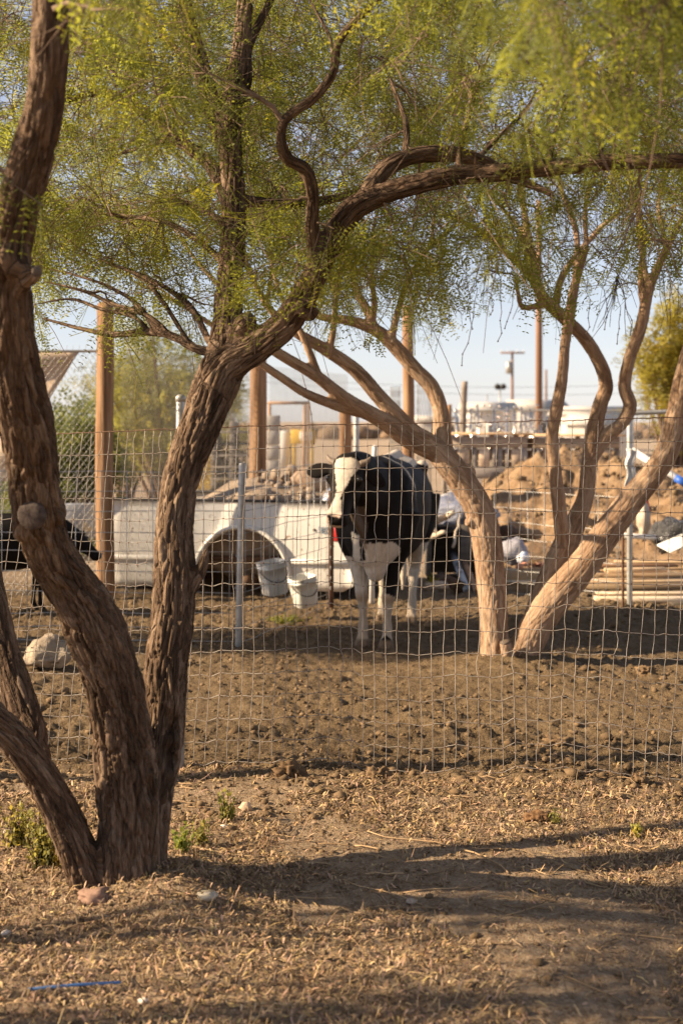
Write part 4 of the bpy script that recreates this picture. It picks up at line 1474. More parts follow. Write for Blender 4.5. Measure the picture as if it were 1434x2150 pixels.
MB().blob(TW(1.78, 0.7, 1.0), (0.20, 0.18, 0.12), 3, 0.14, 2.0, 5, (0.1, 0.3, 0.2), col=(0.62, 0.5, 0.42)).build('boulder', M['stone'], rub)
M['bag'] = surf('woven_bag', [(0.3, (0.60, 0.62, 0.66)), (0.7, (0.74, 0.75, 0.77))], 3, 0.5, 0.6, 14, spots=(4, 0.56, 0.60, (0.30, 0.36, 0.52)), bump_dist=0.03)
o = MB().blob(TW(2.16, 0.42, 0.86), (0.27, 0.22, 0.12), 4, 0.20, 1.8, 9, (0, -0.35, 0.2)).build('feed_bag', M['bag'], None, True)
tag(o, 'torn white and blue feed bag on the rubble in the truck bed', 'bag')

# two buckets hung on the rod panel
M['bucket'] = surf('white_bucket_plastic', [(0.3, (0.60, 0.57, 0.50)), (0.7, (0.72, 0.69, 0.62))], 5, 0.5, 0.15, spots=(18, 0.62, 0.7, (0.35, 0.27, 0.19)))


def bucket(label, px, py, d, h, w, roll):
    c_ = P(px, py, d)
    root = thing('bucket', label, 'bucket', c_, 'buckets hung on the rod panel')
    mt = Matrix.Translation(Vector(c_)) @ Euler((0.06, roll, 0.5)).to_matrix().to_4x4()

    def rbox(wd, n=28, p=4.0):
        a = np.linspace(0, 2 * math.pi, n, endpoint=False)
        c1, s1 = np.cos(a), np.sin(a)
        rr = (np.abs(c1) ** p + np.abs(s1) ** p) ** (-1 / p)
        return np.stack([c1 * rr * wd, s1 * rr * wd], 1)
    prof = [(0.0, 0.38), (0.005, 0.41), (h * 0.5, 0.455), (h - 0.045, 0.475), (h - 0.044, 0.50), (h - 0.030, 0.505), (h - 0.029, 0.485), (h - 0.004, 0.50), (h, 0.497), (h, 0.470), (h * 0.5, 0.445), (0.012, 0.39)]
    vs = np.concatenate([np.hstack([rbox(w * r_), np.full((28, 1), z)]) for z, r_ in prof])
    n = len(prof)
    i_ = np.arange(n - 1)[:, None] * 28
    j_ = np.arange(28)[None]
    fs = np.stack([i_ + j_, i_ + (j_ + 1) % 28, i_ + 28 + (j_ + 1) % 28, i_ + 28 + j_], -1).reshape(-1, 4)
    vs = np.array([mt @ Vector(v) for v in vs])
    MB().add(vs, [fs, np.arange(28)[::-1].reshape(1, -1), ((n - 1) * 28 + np.arange(28)).reshape(1, -1)]).build('shell', M['bucket'], root, True)
    t = np.linspace(0, math.pi, 16)
    hp = np.stack([w * 0.52 * np.cos(t), -w * 0.50 * np.sin(t) - 0.01, h - 0.05 - 0.09 * np.sin(t)], 1)
    MB().tube(np.array([mt @ Vector(v) for v in hp]), 0.0035, 6).build('handle', M['black_trim'], root, True)


bucket('white square bucket nearer the galvanized post, hung higher', 578, 1246, 10.75, 0.245, 0.205, -0.16)
bucket('white square bucket hung lower, beside the dark steel post', 643, 1271, 11.25, 0.235, 0.200, -0.20)

# ------------------------------------------------------------------ cattle
def coat_mat(name, spec=0.12):
    m, nt, out = mat_new(name)
    b = N(nt, 'ShaderNodeBsdfPrincipled')
    b.inputs['Roughness'].default_value = 0.7
    b.inputs['Specular IOR Level'].default_value = spec
    a = N(nt, 'ShaderNodeAttribute', attribute_name='tint')
    vec = coords(nt, (1, 1, 0.35))
    f = noise_tex(nt, vec, 60, 4, 0.7)
    v = ramp(nt, f, [(0.3, (0.72, 0.72, 0.72)), (0.7, (1.1, 1.1, 1.1))])
    c = mix_rgb(nt, 1.0, a.outputs['Color'], v, 'MULTIPLY')
    nt.links.new(c, b.inputs['Base Color'])
    fb = noise_tex(nt, vec, 150, 3, 0.6)
    bp = N(nt, 'ShaderNodeBump')
    bp.inputs['Strength'].default_value = 0.35
    bp.inputs['Distance'].default_value = 0.004
    nt.links.new(fb, bp.inputs['Height'])
    nt.links.new(bp.outputs[0], b.inputs['Normal'])
    b.inputs['Sheen Weight'].default_value = 0.0
    b.inputs['Sheen Roughness'].default_value = 0.4
    nt.links.new(b.outputs[0], out.inputs['Surface'])
    return m


M['coat'] = coat_mat('cattle_coat')
M['horn'] = surf('horn', [(0.3, (0.12, 0.09, 0.068)), (0.7, (0.26, 0.20, 0.15))], 20, 0.5, 0.2)
M['eye'] = surf('dark_eye', [(0.3, (0.008, 0.006, 0.005)), (0.7, (0.014, 0.010, 0.008))], 5, 0.08, 0, spec=0.7)
M['nose'] = surf('wet_nose', [(0.3, (0.02, 0.015, 0.013)), (0.7, (0.05, 0.036, 0.03))], 40, 0.35, 0.2, spec=0.5)


def rings(mb, C, A1, A2, r1, r2, p=2.3, n=24):
    """loft of superellipse sections: centres C, half axes r1 along A1 and r2 along A2"""
    a = np.linspace(0, 2 * math.pi, n, endpoint=False)
    c1, s1 = np.cos(a), np.sin(a)
    rr = (np.abs(c1) ** p + np.abs(s1) ** p) ** (-1 / p)
    V = np.concatenate([c + np.outer(c1 * rr * x, u) + np.outer(s1 * rr * y, v) for c, u, v, x, y in zip(C, A1, A2, r1, r2)])
    m_ = len(C)
    i_ = np.arange(m_ - 1)[:, None] * n
    j_ = np.arange(n)[None]
    fs = np.stack([i_ + j_, i_ + (j_ + 1) % n, i_ + n + (j_ + 1) % n, i_ + n + j_], -1).reshape(-1, 4)
    mb.add(V, [fs, np.arange(n)[::-1].reshape(1, -1), ((m_ - 1) * n + np.arange(n)).reshape(1, -1)])


def bovine(label, cat, name, O, fwd, scale, poll, muzzle, face, coat, voxel, stance, horns=True, ear_dirs=((-1, 0.1, 0.1), (1, 0.1, 0.1)), tail=True, hide='coat'):
    """poll, muzzle, face normal are in the animal's own frame (x forward, y its left, z up) at full size"""
    f = np.array([fwd[0], fwd[1], 0.0])
    f /= np.linalg.norm(f)
    l = np.array([-f[1], f[0], 0.0])
    Bm = np.stack([f, l, np.array([0, 0, 1.0])], 1)
    O = np.array([O[0], O[1], O[2]])

    def w_(p):
        return (np.asarray(p, float) * scale) @ Bm.T + O
    mb = MB()
    X = np.array([1.0, 0, 0]); Y = np.array([0, 1.0, 0]); Z = np.array([0, 0, 1.0])
    torso = [(-0.86, 1.14, 0.06, 0.08), (-0.82, 1.10, 0.15, 0.17), (-0.70, 1.04, 0.235, 0.262), (-0.52, 1.01, 0.275, 0.305), (-0.3, 0.965, 0.30, 0.345), (0.0, 0.925, 0.325, 0.375), (0.22, 0.925, 0.32, 0.375),
             (0.42, 0.945, 0.285, 0.365), (0.58, 0.935, 0.25, 0.36), (0.70, 0.87, 0.20, 0.32), (0.79, 0.80, 0.12, 0.22), (0.82, 0.78, 0.05, 0.12)]
    s = spline(torso, 3)
    tm = MB()
    rings(tm, [np.array([x, 0, z]) for x, z, a, b_ in s], [Y] * len(s), [Z] * len(s), s[:, 2], s[:, 3], 2.25)
    parts = [(tm.v[0], tm.f)]

    def add_tube(pts, rad, n=14, ry=None, up=None):
        v, fc = tube(np.array(pts, float), np.array(rad, float), n, True, ry, up)
        parts.append((v, fc))

    def add_blob(c, r, sub=2):
        v, fc = ico(sub)
        parts.append((v * np.array(r, float) + np.array(c, float), [fc]))
    poll, muzzle = np.array(poll, float), np.array(muzzle, float)
    # neck
    ns_ = spline([(0.34, 0, 1.03, 0.22, 0.30), (0.58, 0.25 * poll[1], 1.04, 0.19, 0.27), (lerp(0.58, poll[0], 0.5), 0.55 * poll[1], lerp(1.04, poll[2], 0.45) - 0.02, 0.135, 0.215),
                  (poll[0] - 0.10, 0.9 * poll[1], poll[2] - 0.13, 0.105, 0.155), (poll[0] - 0.02, poll[1], poll[2] - 0.12, 0.09, 0.11)], 4)
    add_tube(ns_[:, :3], ns_[:, 4], 18, ns_[:, 3], up=(0.3, 0, 1))
    # brisket and dewlap
    add_blob((0.70, 0.02, 0.60), (0.09, 0.085, 0.14))
    add_blob((0.73, 0.02, 0.74), (0.09, 0.10, 0.16))
    dw = spline([(0.74, 0.0, 0.62, 0.05), (0.84, 0.4 * poll[1], 0.80, 0.05), (lerp(0.8, poll[0], 0.6), 0.7 * poll[1], 0.93, 0.05), (poll[0] - 0.05, poll[1], poll[2] - 0.24, 0.06)], 4)
    add_tube(dw[:, :3], dw[:, 3] * 1.3, 10, dw[:, 3] * 0.6, up=(1, 0, 0))
    # shoulders, hips, hook bones
    for sy in (-1, 1):
        add_blob((0.50, sy * 0.17, 0.93), (0.20, 0.115, 0.30))
        add_blob((-0.52, sy * 0.16, 0.94), (0.25, 0.14, 0.28))
        add_blob((-0.42, sy * 0.215, 1.22), (0.09, 0.055, 0.06))
    add_blob((0.42, 0, 1.26), (0.22, 0.07, 0.07))
    add_tube([(x, 0, z) for x, z in ((0.4, 1.27), (0.1, 1.265), (-0.3, 1.28), (-0.6, 1.30), (-0.8, 1.24))], [0.06, 0.06, 0.06, 0.055, 0.05], 10)
    # legs
    for sy, dx in ((-1, stance[0]), (1, stance[1])):
        k = sy
        q = spline([(0.54, k * 0.17, 0.95, 0.15), (0.56, k * 0.155, 0.76, 0.115), (0.55, k * 0.135, 0.64, 0.088), (0.565 + dx * 0.3, k * 0.115, 0.52, 0.066), (0.575 + dx * 0.6, k * 0.10, 0.42, 0.052), (0.585 + dx * 0.75, k * 0.094, 0.36, 0.053),
                    (0.58 + dx * 0.8, k * 0.09, 0.30, 0.040), (0.575 + dx * 0.9, k * 0.087, 0.21, 0.033), (0.58 + dx, k * 0.086, 0.135, 0.043), (0.60 + dx, k * 0.086, 0.08, 0.038), (0.615 + dx, k * 0.086, 0.05, 0.042)], 4)
        add_tube(q[:, :3], q[:, 3] * np.where(q[:, 2] < 0.6, 0.92, 1.0), 14)
        for h in (-1, 1):
            v, fc = tube([(0.635 + dx, k * 0.086 + h * 0.026, -0.015), (0.63 + dx, k * 0.086 + h * 0.025, 0.03), (0.60 + dx, k * 0.086 + h * 0.02, 0.075)], [0.031, 0.029, 0.022], 10, True, [0.043, 0.037, 0.026], up=(0, 1, 0))
            parts.append((v, fc))
        add_tube([(0.555 + dx, k * 0.086, 0.115), (0.535 + dx, k * 0.086, 0.09)], [0.022, 0.014], 8)
    for sy, dx in ((-1, stance[2]), (1, stance[3])):
        k = sy
        q = spline([(-0.55, k * 0.16, 1.0, 0.19), (-0.52, k * 0.17, 0.82, 0.155), (-0.48, k * 0.165, 0.70, 0.115), (-0.56, k * 0.15, 0.58, 0.082), (-0.68 + dx * 0.6, k * 0.135, 0.47, 0.058), (-0.70 + dx * 0.7, k * 0.13, 0.42, 0.054), (-0.69 + dx * 0.8, k * 0.125, 0.34, 0.042),
                    (-0.675 + dx * 0.9, k * 0.12, 0.22, 0.036), (-0.665 + dx, k * 0.12, 0.135, 0.045), (-0.64 + dx, k * 0.12, 0.08, 0.040), (-0.625 + dx, k * 0.12, 0.05, 0.044)], 4)
        add_tube(q[:, :3], q[:, 3] * np.where(q[:, 2] < 0.6, 0.92, 1.0), 14)
        for h in (-1, 1):
            v, fc = tube([(-0.60 + dx, k * 0.12 + h * 0.026, -0.015), (-0.605 + dx, k * 0.12 + h * 0.025, 0.03), (-0.63 + dx, k * 0.12 + h * 0.02, 0.075)], [0.030, 0.028, 0.022], 10, True, [0.043, 0.037, 0.026], up=(0, 1, 0))
            parts.append((v, fc))
    add_blob((-0.38, 0, 0.62), (0.16, 0.13, 0.09))
    if tail:
        q = spline([(-0.80, 0, 1.27, 0.040), (-0.88, 0, 1.18, 0.032), (-0.91, 0, 0.95, 0.024), (-0.90, 0, 0.70, 0.020), (-0.89, 0.01, 0.52, 0.026), (-0.89, 0.015, 0.40, 0.036), (-0.885, 0.015, 0.28, 0.020), (-0.885, 0.01, 0.22, 0.010)], 4)
        add_tube(q[:, :3], q[:, 3], 10)
    # head
    ha = muzzle - poll
    hl = np.linalg.norm(ha)
    ha /= hl
    hn = np.array(face, float)
    hn -= ha * (hn @ ha)
    hn /= np.linalg.norm(hn)
    hs = np.cross(hn, ha)            # towards the animal's left
    if hs[1] < 0:
        hs = -hs
    hk = hl / 0.5
    head = [(-0.045, 0.055, 0.05, 0.085), (-0.01, 0.098, 0.085, 0.095), (0.05, 0.113, 0.105, 0.115), (0.11, 0.118, 0.118, 0.125), (0.16, 0.116, 0.122, 0.128), (0.22, 0.100, 0.115, 0.12), (0.29, 0.082, 0.096, 0.098), (0.36, 0.072, 0.080, 0.080), (0.42, 0.073, 0.074, 0.074), (0.47, 0.078, 0.072, 0.072), (0.505, 0.070, 0.060, 0.064), (0.525, 0.045, 0.036, 0.06)]
    hq = spline(head, 3)
    hm = MB()
    rings(hm, [poll + ha * t * hk - hn * c_ * hk for t, a, b_, c_ in hq], [hs] * len(hq), [hn] * len(hq), hq[:, 1] * hk, hq[:, 2] * hk, 2.5)
    parts.append((hm.v[0], hm.f))

    def H(t, u, v):
        return poll + (ha * t + hs * u + hn * v) * hk
    for s_ in (-1, 1):
        v, fc = ico(2)
        parts.append((v * 0.040 * hk + H(0.165, s_ * 0.094, -0.058), [fc]))          # brow and eye socket
        parts.append((v * 0.030 * hk * np.array([1, 1, 1]) + H(0.475, s_ * 0.046, -0.018), [fc]))   # nostril swell
        parts.append((v * 0.055 * hk + H(0.25, s_ * 0.052, -0.14), [fc]))               # cheek
        ed = np.array(ear_dirs[0 if s_ < 0 else 1], float)
        ed = ed / np.linalg.norm(ed)
        eb = H(0.055, s_ * 0.10, -0.10)
        edir = hs * abs(ed[0]) * s_ + ha * ed[1] + hn * ed[2]
        edir /= np.linalg.norm(edir)
        q = spline([(0.0, 0.026, 0.022), (0.045, 0.048, 0.018), (0.10, 0.068, 0.015), (0.15, 0.062, 0.013), (0.185, 0.036, 0.011), (0.20, 0.012, 0.008)], 3)
        v, fc = tube(np.array([eb + (edir * a + ha * 0.10 * a * a / 0.19) * hk for a in q[:, 0]]), q[:, 1] * hk, 12, True, q[:, 2] * hk, up=ha)
        parts.append((v, fc))
    v, fc = ico(2)
    parts.append((v * np.array([0.05, 0.05, 0.05]) * hk + H(0.44, 0, -0.095), [fc]))     # chin
    for v, fc in parts:
        mb.add(w_(v), [np.asarray(a) for a in fc])
    V, Q, E = remesh(mb, voxel, 5)
    Lc = ((V - O) @ Bm) / scale
    rel = Lc - poll
    hd = np.stack([rel @ ha, rel @ hs, rel @ hn], 1) / hk
    in_head = (hd[:, 0] > -0.05) & (hd[:, 2] > -0.26) & (np.abs(hd[:, 1]) < 0.34) & (Lc[:, 0] > 0.8)
    col = coat(Lc, hd, in_head)
    nl = 0.004 * fbm(Lc * 7, 3)
    V = V + vnormals(V, Q) * nl[:, None] * scale
    root = thing(name, label, cat, (O[0], O[1], 0))
    MB().add(V, [Q], col).build('body', M[hide], root, True)

    def part(nm, mat, pts, rad, n=12):
        MB().tube(w_(np.array(pts)), np.array(rad) * scale * hk, n).build(nm, mat, root, True)
    for s_ in (-1, 1):
        v, fc = ico(3)
        MB().add(w_(v * 0.020 * hk + H(0.168, s_ * 0.112, -0.036)), [fc]).build('eye', M['eye'], root, True)
        MB().add(w_((v * np.array([0.012, 0.012, 0.012])) * hk + H(0.487, s_ * 0.046, 0.006)), [fc]).build('nostril', M['nose'], root, True)
        if horns:
            hp = spline([(0.030, 0.090, -0.06, 0.027), (0.020, 0.115, -0.06, 0.024), (0.008, 0.135, -0.055, 0.018), (-0.010, 0.150, -0.05, 0.010), (-0.026, 0.156, -0.046, 0.003)], 3)
            part('horn', M['horn'], [H(a, s_ * b_, c_) for a, b_, c_, r_ in hp], hp[:, 3])
    # dark pad between the nostrils
    return root


BLACK = np.array([0.011, 0.008, 0.0065])
WHITE = np.array([0.58, 0.50, 0.40])


def holstein(Lc, hd, in_head):
    n = len(Lc)
    x, y, z = Lc.T
    nz = 0.018 * fbm(Lc * 13 + 3, 3)
    nb = 0.03 * fbm(Lc * 6 + 20, 3)
    w = np.zeros(n)
    # chest patch, brisket and belly
    w = np.maximum(w, (x > 0.63) & (z > 0.46 + 0.6 * np.clip(y - 0.03, 0, 1)) & (z < 0.745 + nz) & (y > -0.05 + nz + 0.12 * (0.745 - z)) & (y < 0.175 - 0.25 * np.clip(0.66 - z, 0, 1) + nz))
    w = np.maximum(w, (x > 0.60) & (z < 0.62 + nz) & (y > -0.10) & (y < 0.06 + nz))
    w = np.maximum(w, (x > 0.50) & (z < 0.80 - 0.2 * (y + 0.10) + nz) & (y < -0.075 + nz) & (y > -0.135 - nz) & (z > 0.45))
    # front legs, cow's right one white from the elbow, left one black to the knee
    w = np.maximum(w, (x > 0.36) & (z < 0.625 + nz) & (y < -0.02))
    w = np.maximum(w, (x > 0.36) & (z < 0.375 + nz + 0.30 * np.clip(0.07 - y, -0.03, 0.06)) & (y > 0.035) & (x < 0.66))
    # hind legs, udder and flank
    w = np.maximum(w, (x < -0.30) & (z < 0.66 + nb))
    w = np.maximum(w, (x < 0.30) & (z < 0.585 + nb))
    w = np.where((x > 0.30) & (x <= 0.64) & (y > 0.03) & (z > 0.40 + nz), 0.0, w)
    # rump saddle and the slanting shoulder streak
    w = np.maximum(w, (z > 1.235 + nz * 0.6 + 0.10 * np.clip(np.abs(y - 0.05) - 0.10, 0, 1)) & (x < -0.02 + nb) & (x > -0.62) & (y > -0.16 + nb))
    d_ = np.abs((x - 0.40) - 0.30 * (1.28 - z) + 0.012 * np.sin(z * 30))
    w = np.maximum(w, (d_ < 0.020 * np.clip((z - 1.02) / 0.2, 0, 1)) & (y > 0.02) & (z > 1.02))
    w = np.maximum(w, (x < -0.84) & (z < 0.56) & (np.abs(y) < 0.1))
    t, u, v = hd.T
    half = np.interp(t, [0.0, 0.025, 0.05, 0.10, 0.16, 0.22, 0.28, 0.34, 0.40, 0.45, 0.50, 0.55], [0.0, 0.095, 0.098, 0.080, 0.056, 0.038, 0.022, 0.019, 0.036, 0.062, 0.075, 0.07])
    ctr = np.interp(t, [0, 0.1, 0.3, 0.40, 0.47, 0.55], [0.0, 0.004, -0.004, -0.014, -0.024, -0.034])
    hw = (np.abs(u - ctr) < half + nz * 0.35) & (v > -0.13) & (t > 0.012 + nz * 0.5)
    hw &= ~((t > 0.488) & (v > -0.055) & (u > -0.045))          # dark nose pad
    hw |= (t > 0.40) & (v < -0.10) & (v > -0.22) & (u < 0.02) & (t < 0.6)          # pale chin
    w = np.where(in_head, hw, w).astype(float)
    col = BLACK[None] + (WHITE - BLACK)[None] * w[:, None]
    # dust on the lower legs, hooves, pink muzzle and the pale throat streak
    dirt = sstep(0.42, 0.10, z) * (0.45 + 0.5 * np.clip(fbm(Lc * 9 + 8, 2), 0, 1))
    knee = np.exp(-((z - 0.345) / 0.05) ** 2) * (x > 0.3) * 0.7
    dk = np.clip(dirt + knee, 0, 0.85) * w
    col = col * (1 - dk[:, None]) + np.array([0.33, 0.22, 0.12]) * dk[:, None]
    hoof = sstep(0.075, 0.055, z) * (~in_head)
    col = col * (1 - hoof[:, None]) + np.array([0.20, 0.135, 0.085]) * hoof[:, None]
    pink = in_head & (t > 0.465) & (w > 0.5) & (v > -0.07)
    col[pink] = col[pink] * np.array([1.0, 0.84, 0.78])
    strk = (x > 0.82) & (x < 1.15) & (~in_head) & (z < 1.0) & (z > 0.70) & (y < -0.02)
    col[strk] = lerp(col[strk], np.array([0.20, 0.145, 0.10]), 0.6)
    return col


cow = bovine('black and white horned cow with a white blaze facing the camera through the fence', 'cow', 'cow', (0.33, 10.45, gz(0.33, 10.45) + 0.01), (-0.163, -0.987), 1.0,
             (1.134, -0.111, 1.345), (1.375, -0.150, 0.945), (0.90, -0.06, 0.42), holstein, 0.0095, (0.0, 0.03, -0.05, 0.06), ear_dirs=((-1, 0.16, 0.05), (0.75, 0.16, -0.55)))


def black_coat(Lc, hd, in_head):
    c = np.repeat(BLACK[None] * 0.9, len(Lc), 0)
    c[Lc[:, 2] < 0.06] = (0.05, 0.04, 0.03)
    return c


bovine('small black calf half hidden behind the near trunk at left', 'calf', 'calf', (P(-10, 1290, 11.35)[0], 11.35, gz(-2.7, 11.35)), (0.98, 0.17), 0.60,
       (1.09, 0.02, 1.10), (1.40, -0.03, 0.74), (0.6, -0.35, 0.75), black_coat, 0.011, (0.02, -0.08, 0.05, -0.05), horns=False)

# ------------------------------------------------------------------ dirt mound and the junk around it
M['mound'] = surf('dug_earth', [(0.3, (0.17, 0.10, 0.048)), (0.5, (0.27, 0.17, 0.09)), (0.75, (0.36, 0.24, 0.14))], 5, 0.95, 0.8, 24, bump_dist=0.03)
mx_, my_ = np.meshgrid(np.arange(0.7, 7.0, 0.04), np.arange(13.6, 20.5, 0.045))
pr = np.stack([mx_, my_, 0 * mx_], -1).reshape(-1, 3)
ridge = np.interp(mx_, [0.7, 1.2, 1.8, 2.4, 3.0, 3.8, 5.5, 7.0], [0.0, 0.25, 0.78, 1.0, 1.05, 0.92, 0.75, 0.0])
prof = np.interp(my_, [13.6, 14.4, 15.2, 16.2, 17.2, 18.2, 19.4, 20.5], [0.0, 0.05, 0.25, 0.62, 0.95, 1.0, 0.5, 0.0])
w1, c1 = worley2(pr[:, 0] * 3.2 + 0.5 * noise3(pr * 3), pr[:, 1] * 3.2 + 0.5 * noise3(pr * 3 + 9), 3)
w2, c2 = worley2(pr[:, 0] * 7.5, pr[:, 1] * 7.5, 4)
mz = ridge * prof * (1 + 0.18 * fbm(pr * 1.4, 3).reshape(mx_.shape)) + ridge ** 0.5 * np.minimum(prof * 3, 1) * (
    0.15 * ((1 - w1) * (0.3 + c1)).reshape(mx_.shape) + 0.07 * ((1 - w2) * (0.3 + c2)).reshape(mx_.shape)) - 0.05
ny_, nx_ = mx_.shape
i = np.arange(ny_ - 1)[:, None] * nx_
j = np.arange(nx_ - 1)[None, :]
mf = np.stack([i + j, i + j + 1, i + nx_ + j + 1, i + nx_ + j], -1).reshape(-1, 4)
mound = MB().add(np.stack([mx_, my_, mz], -1).reshape(-1, 3), [mf]).build('dirt_mound', M['mound'], None, False)
tag(mound, 'long mound of dug brown earth behind the pale mesquite', 'mound')
gM = np.random.default_rng(61)
cl = MB()
for k in range(1700):
    x, y = gM.uniform(1.0, 5.5), gM.uniform(14.0, 18.5)
    ii, jj = int((y - 13.6) / 0.045), int((x - 0.7) / 0.04)
    z = mz[ii, jj]
    if z < 0.0 and gM.random() < 0.6:
        continue
    s = gM.lognormal(math.log(0.022), 0.5) * (0.6 if z < 0.05 else 1)
    cl.blob((x, y, max(z, 0) + s * 0.3), (s, s * gM.uniform(0.7, 1), s * gM.uniform(0.45, 0.75)), 1, 0.42, seed=k, rot=gM.uniform(0, 6, 3), col=np.ones(3) * gM.uniform(0.9, 1.5))
stuff(cl.build('clods', M['clod'], mound))


# low coops behind the mound
def coop(label, px0, px1, py_top, py_bot, d, n_bays, seed, wood='grey_wood'):
    g = np.random.default_rng(seed)
    x0, x1 = (px0 - CX) / F * d, (px1 - CX) / F * d
    zt = HC - (py_top - HY) / F * d
    root = thing('coop', label, 'coop', ((x0 + x1) / 2, d, 0))
    for k in range(n_bays + 1):
        x = lerp(x0 + 0.04, x1 - 0.04, k / n_bays)
        for yy in (0, 1.1):
            MB().box((x, d + yy, zt / 2), (0.07, 0.07, zt - 0.01), (0, 0, 0), 0.006, col=np.ones(3) * g.uniform(0.6, 1.1)).build('upright', M[wood], root)
    for k in range(5):
        y = d - 0.12 + 1.35 * (k + 0.5) / 5
        MB().box(((x0 + x1) / 2, y, zt + 0.02), (x1 - x0 + 0.15, 0.255, 0.03), (0, g.normal(0, 0.004), 0), 0.004, col=np.array([1.5, 1.25, 0.95]) * g.uniform(0.8, 1.1)).build('roof_board', M['tan_wood'], root)
    MB().box(((x0 + x1) / 2, d - 0.05, zt - 0.10), (x1 - x0 - 0.02, 0.025, 0.16), (0, 0, 0), 0.004, col=np.array([1.15, 1.05, 0.92])).build('front_board', M[wood], root)
    for k in range(3):
        MB().box(((x0 + x1) / 2, d - 0.05, zt - 0.56 - k * 0.17), (x1 - x0 - 0.02, 0.025, 0.155), (0, g.normal(0, 0.006), 0), 0.004, col=np.ones(3) * g.uniform(0.9, 1.4)).build('front_board', M[wood], root)
    for k in range(6):
        MB().box(((x0 + x1) / 2, d + 1.14, zt - 0.12 - k * 0.2), (x1 - x0, 0.025, 0.18), (0, 0, 0), 0.004, col=np.ones(3) * g.uniform(0.5, 0.9)).build('back_board', M[wood], root)
    for k in range(n_bays):
        xa_, xb_ = lerp(x0, x1, k / n_bays) + 0.06, lerp(x0, x1, (k + 1) / n_bays) - 0.06
        wd_ = abs(xb_ - xa_)
        MB().box((xa_ + wd_ * (0.32 if k % 2 else 0.62), d - 0.03, zt - 0.335), (wd_ * 0.55, 0.02, 0.27), (0, g.normal(0, 0.02), 0), 0.003, col=np.array([1.7, 1.5, 1.25]) * g.uniform(0.8, 1.1)).build('shutter', M[wood], root)
        MB().box((xa_ + wd_ * (0.86 if k % 2 else 0.12), d - 0.034, zt - 0.335), (0.05, 0.02, 0.28), (0, g.normal(0, 0.03), 0), 0.003, col=np.ones(3) * g.uniform(0.7, 1.1)).build('slat', M[wood], root)


coop('low grey board coop with pale shutters left of the twin pale trunks', 938, 1107, 914, 990, 21.5, 3, 1)
coop('low dark board coop behind the right pale trunks', 1116, 1300, 917, 1000, 22.3, 3, 2)

# piled junk right of the cow
M['blue_tarp'] = surf('blue_grey_tarp', [(0.3, (0.13, 0.14, 0.19)), (0.7, (0.25, 0.26, 0.32))], 3, 0.45, 0.8, 8, spots=(4, 0.58, 0.64, (0.48, 0.45, 0.42)), bump_dist=0.05)
c_ = P(972, 1075, 13.9)
o = MB().blob(c_ + np.array([0, 0.25, -0.02]), (0.36, 0.42, 0.19), 4, 0.24, 2.4, 3).build('tarp_bundle', M['blue_tarp'], None, True)
tag(o, 'crumpled blue grey tarp bundle heaped between the cow and the pale trunk', 'tarp')
cr_ = thing('wooden_crate', 'dark open crate under the blue grey tarp bundle', 'crate', (c_[0], 14.1, 0))
for (dx, dy, sx, sy, sz) in ((-0.33, 0, 0.03, 0.7, 0.52), (0.33, 0, 0.03, 0.7, 0.52), (0, 0.34, 0.63, 0.03, 0.52)):
    MB().box((c_[0] + dx, 14.15 + dy, 0.27), (sx, sy, sz), (0, 0, 0), 0.004, col=np.ones(3) * 0.35).build('side_board', M['grey_wood'], cr_)
MB().box((c_[0], 14.15, 0.54), (0.70, 0.72, 0.025), (0, 0, 0), 0.004, col=np.ones(3) * 0.4).build('top_board', M['grey_wood'], cr_)
MB().box((c_[0] + 0.02, 13.80, 0.30), (0.12, 0.03, 0.48), (0, 0.05, 0), 0.004, col=np.ones(3) * 0.4).build('front_slat', M['grey_wood'], cr_)


def stick(label, pts, r, mat=M['cut_wood'], name='dead_branch', twig=True, seed=0):
    g = np.random.default_rng(seed)
    p = spline(pts, 4)
    n = len(p)
    p[1:-1] += g.normal(0, r * 0.25, (n - 2, 3))
    mb = MB().tube(p, r * np.linspace(1, 0.5, n), 8)
    if twig:
        for k in (n // 3, 2 * n // 3):
            d_ = g.normal(0, 1, 3)
            mb.tube([p[k], p[k] + d_ / np.linalg.norm(d_) * r * 5], [r * 0.5, r * 0.2], 6)
    o = mb.build(name, mat, None, True)
    return tag(o, label, 'branch')


M['drift'] = surf('bleached_wood', [(0.3, (0.42, 0.33, 0.24)), (0.7, (0.62, 0.52, 0.40))], 20, 0.9, 0.4, 60)
stick('bleached branch end sticking out below the blue grey tarp', [P(900, 1102, 12.9), P(925, 1090, 12.7), P(952, 1076, 12.5)], 0.045, M['drift'], seed=1)
stick('lower gnarled bleached branch beside the cow flank', [P(886, 1146, 12.9), P(905, 1128, 12.6), P(934, 1117, 12.4)], 0.036, M['drift'], seed=2)
stick('thin leaning stick in front of the dark crate', [P(950, 1150, 13.2), P(960, 1105, 13.3), P(966, 1080, 13.4)], 0.014, M['drift'], twig=False, seed=3)


def hollow_pipe(name, label, p0, p1, r, mat, th=0.2):
    p0, p1 = np.asarray(p0, float), np.asarray(p1, float)
    o = MB().tube([p1, p0, p0, p1 * 0.98 + p0 * 0.02], [r, r, r * (1 - th), r * (1 - th)], 18, cap=True).build(name, mat, None, True)
    return tag(o, label, 'pipe')


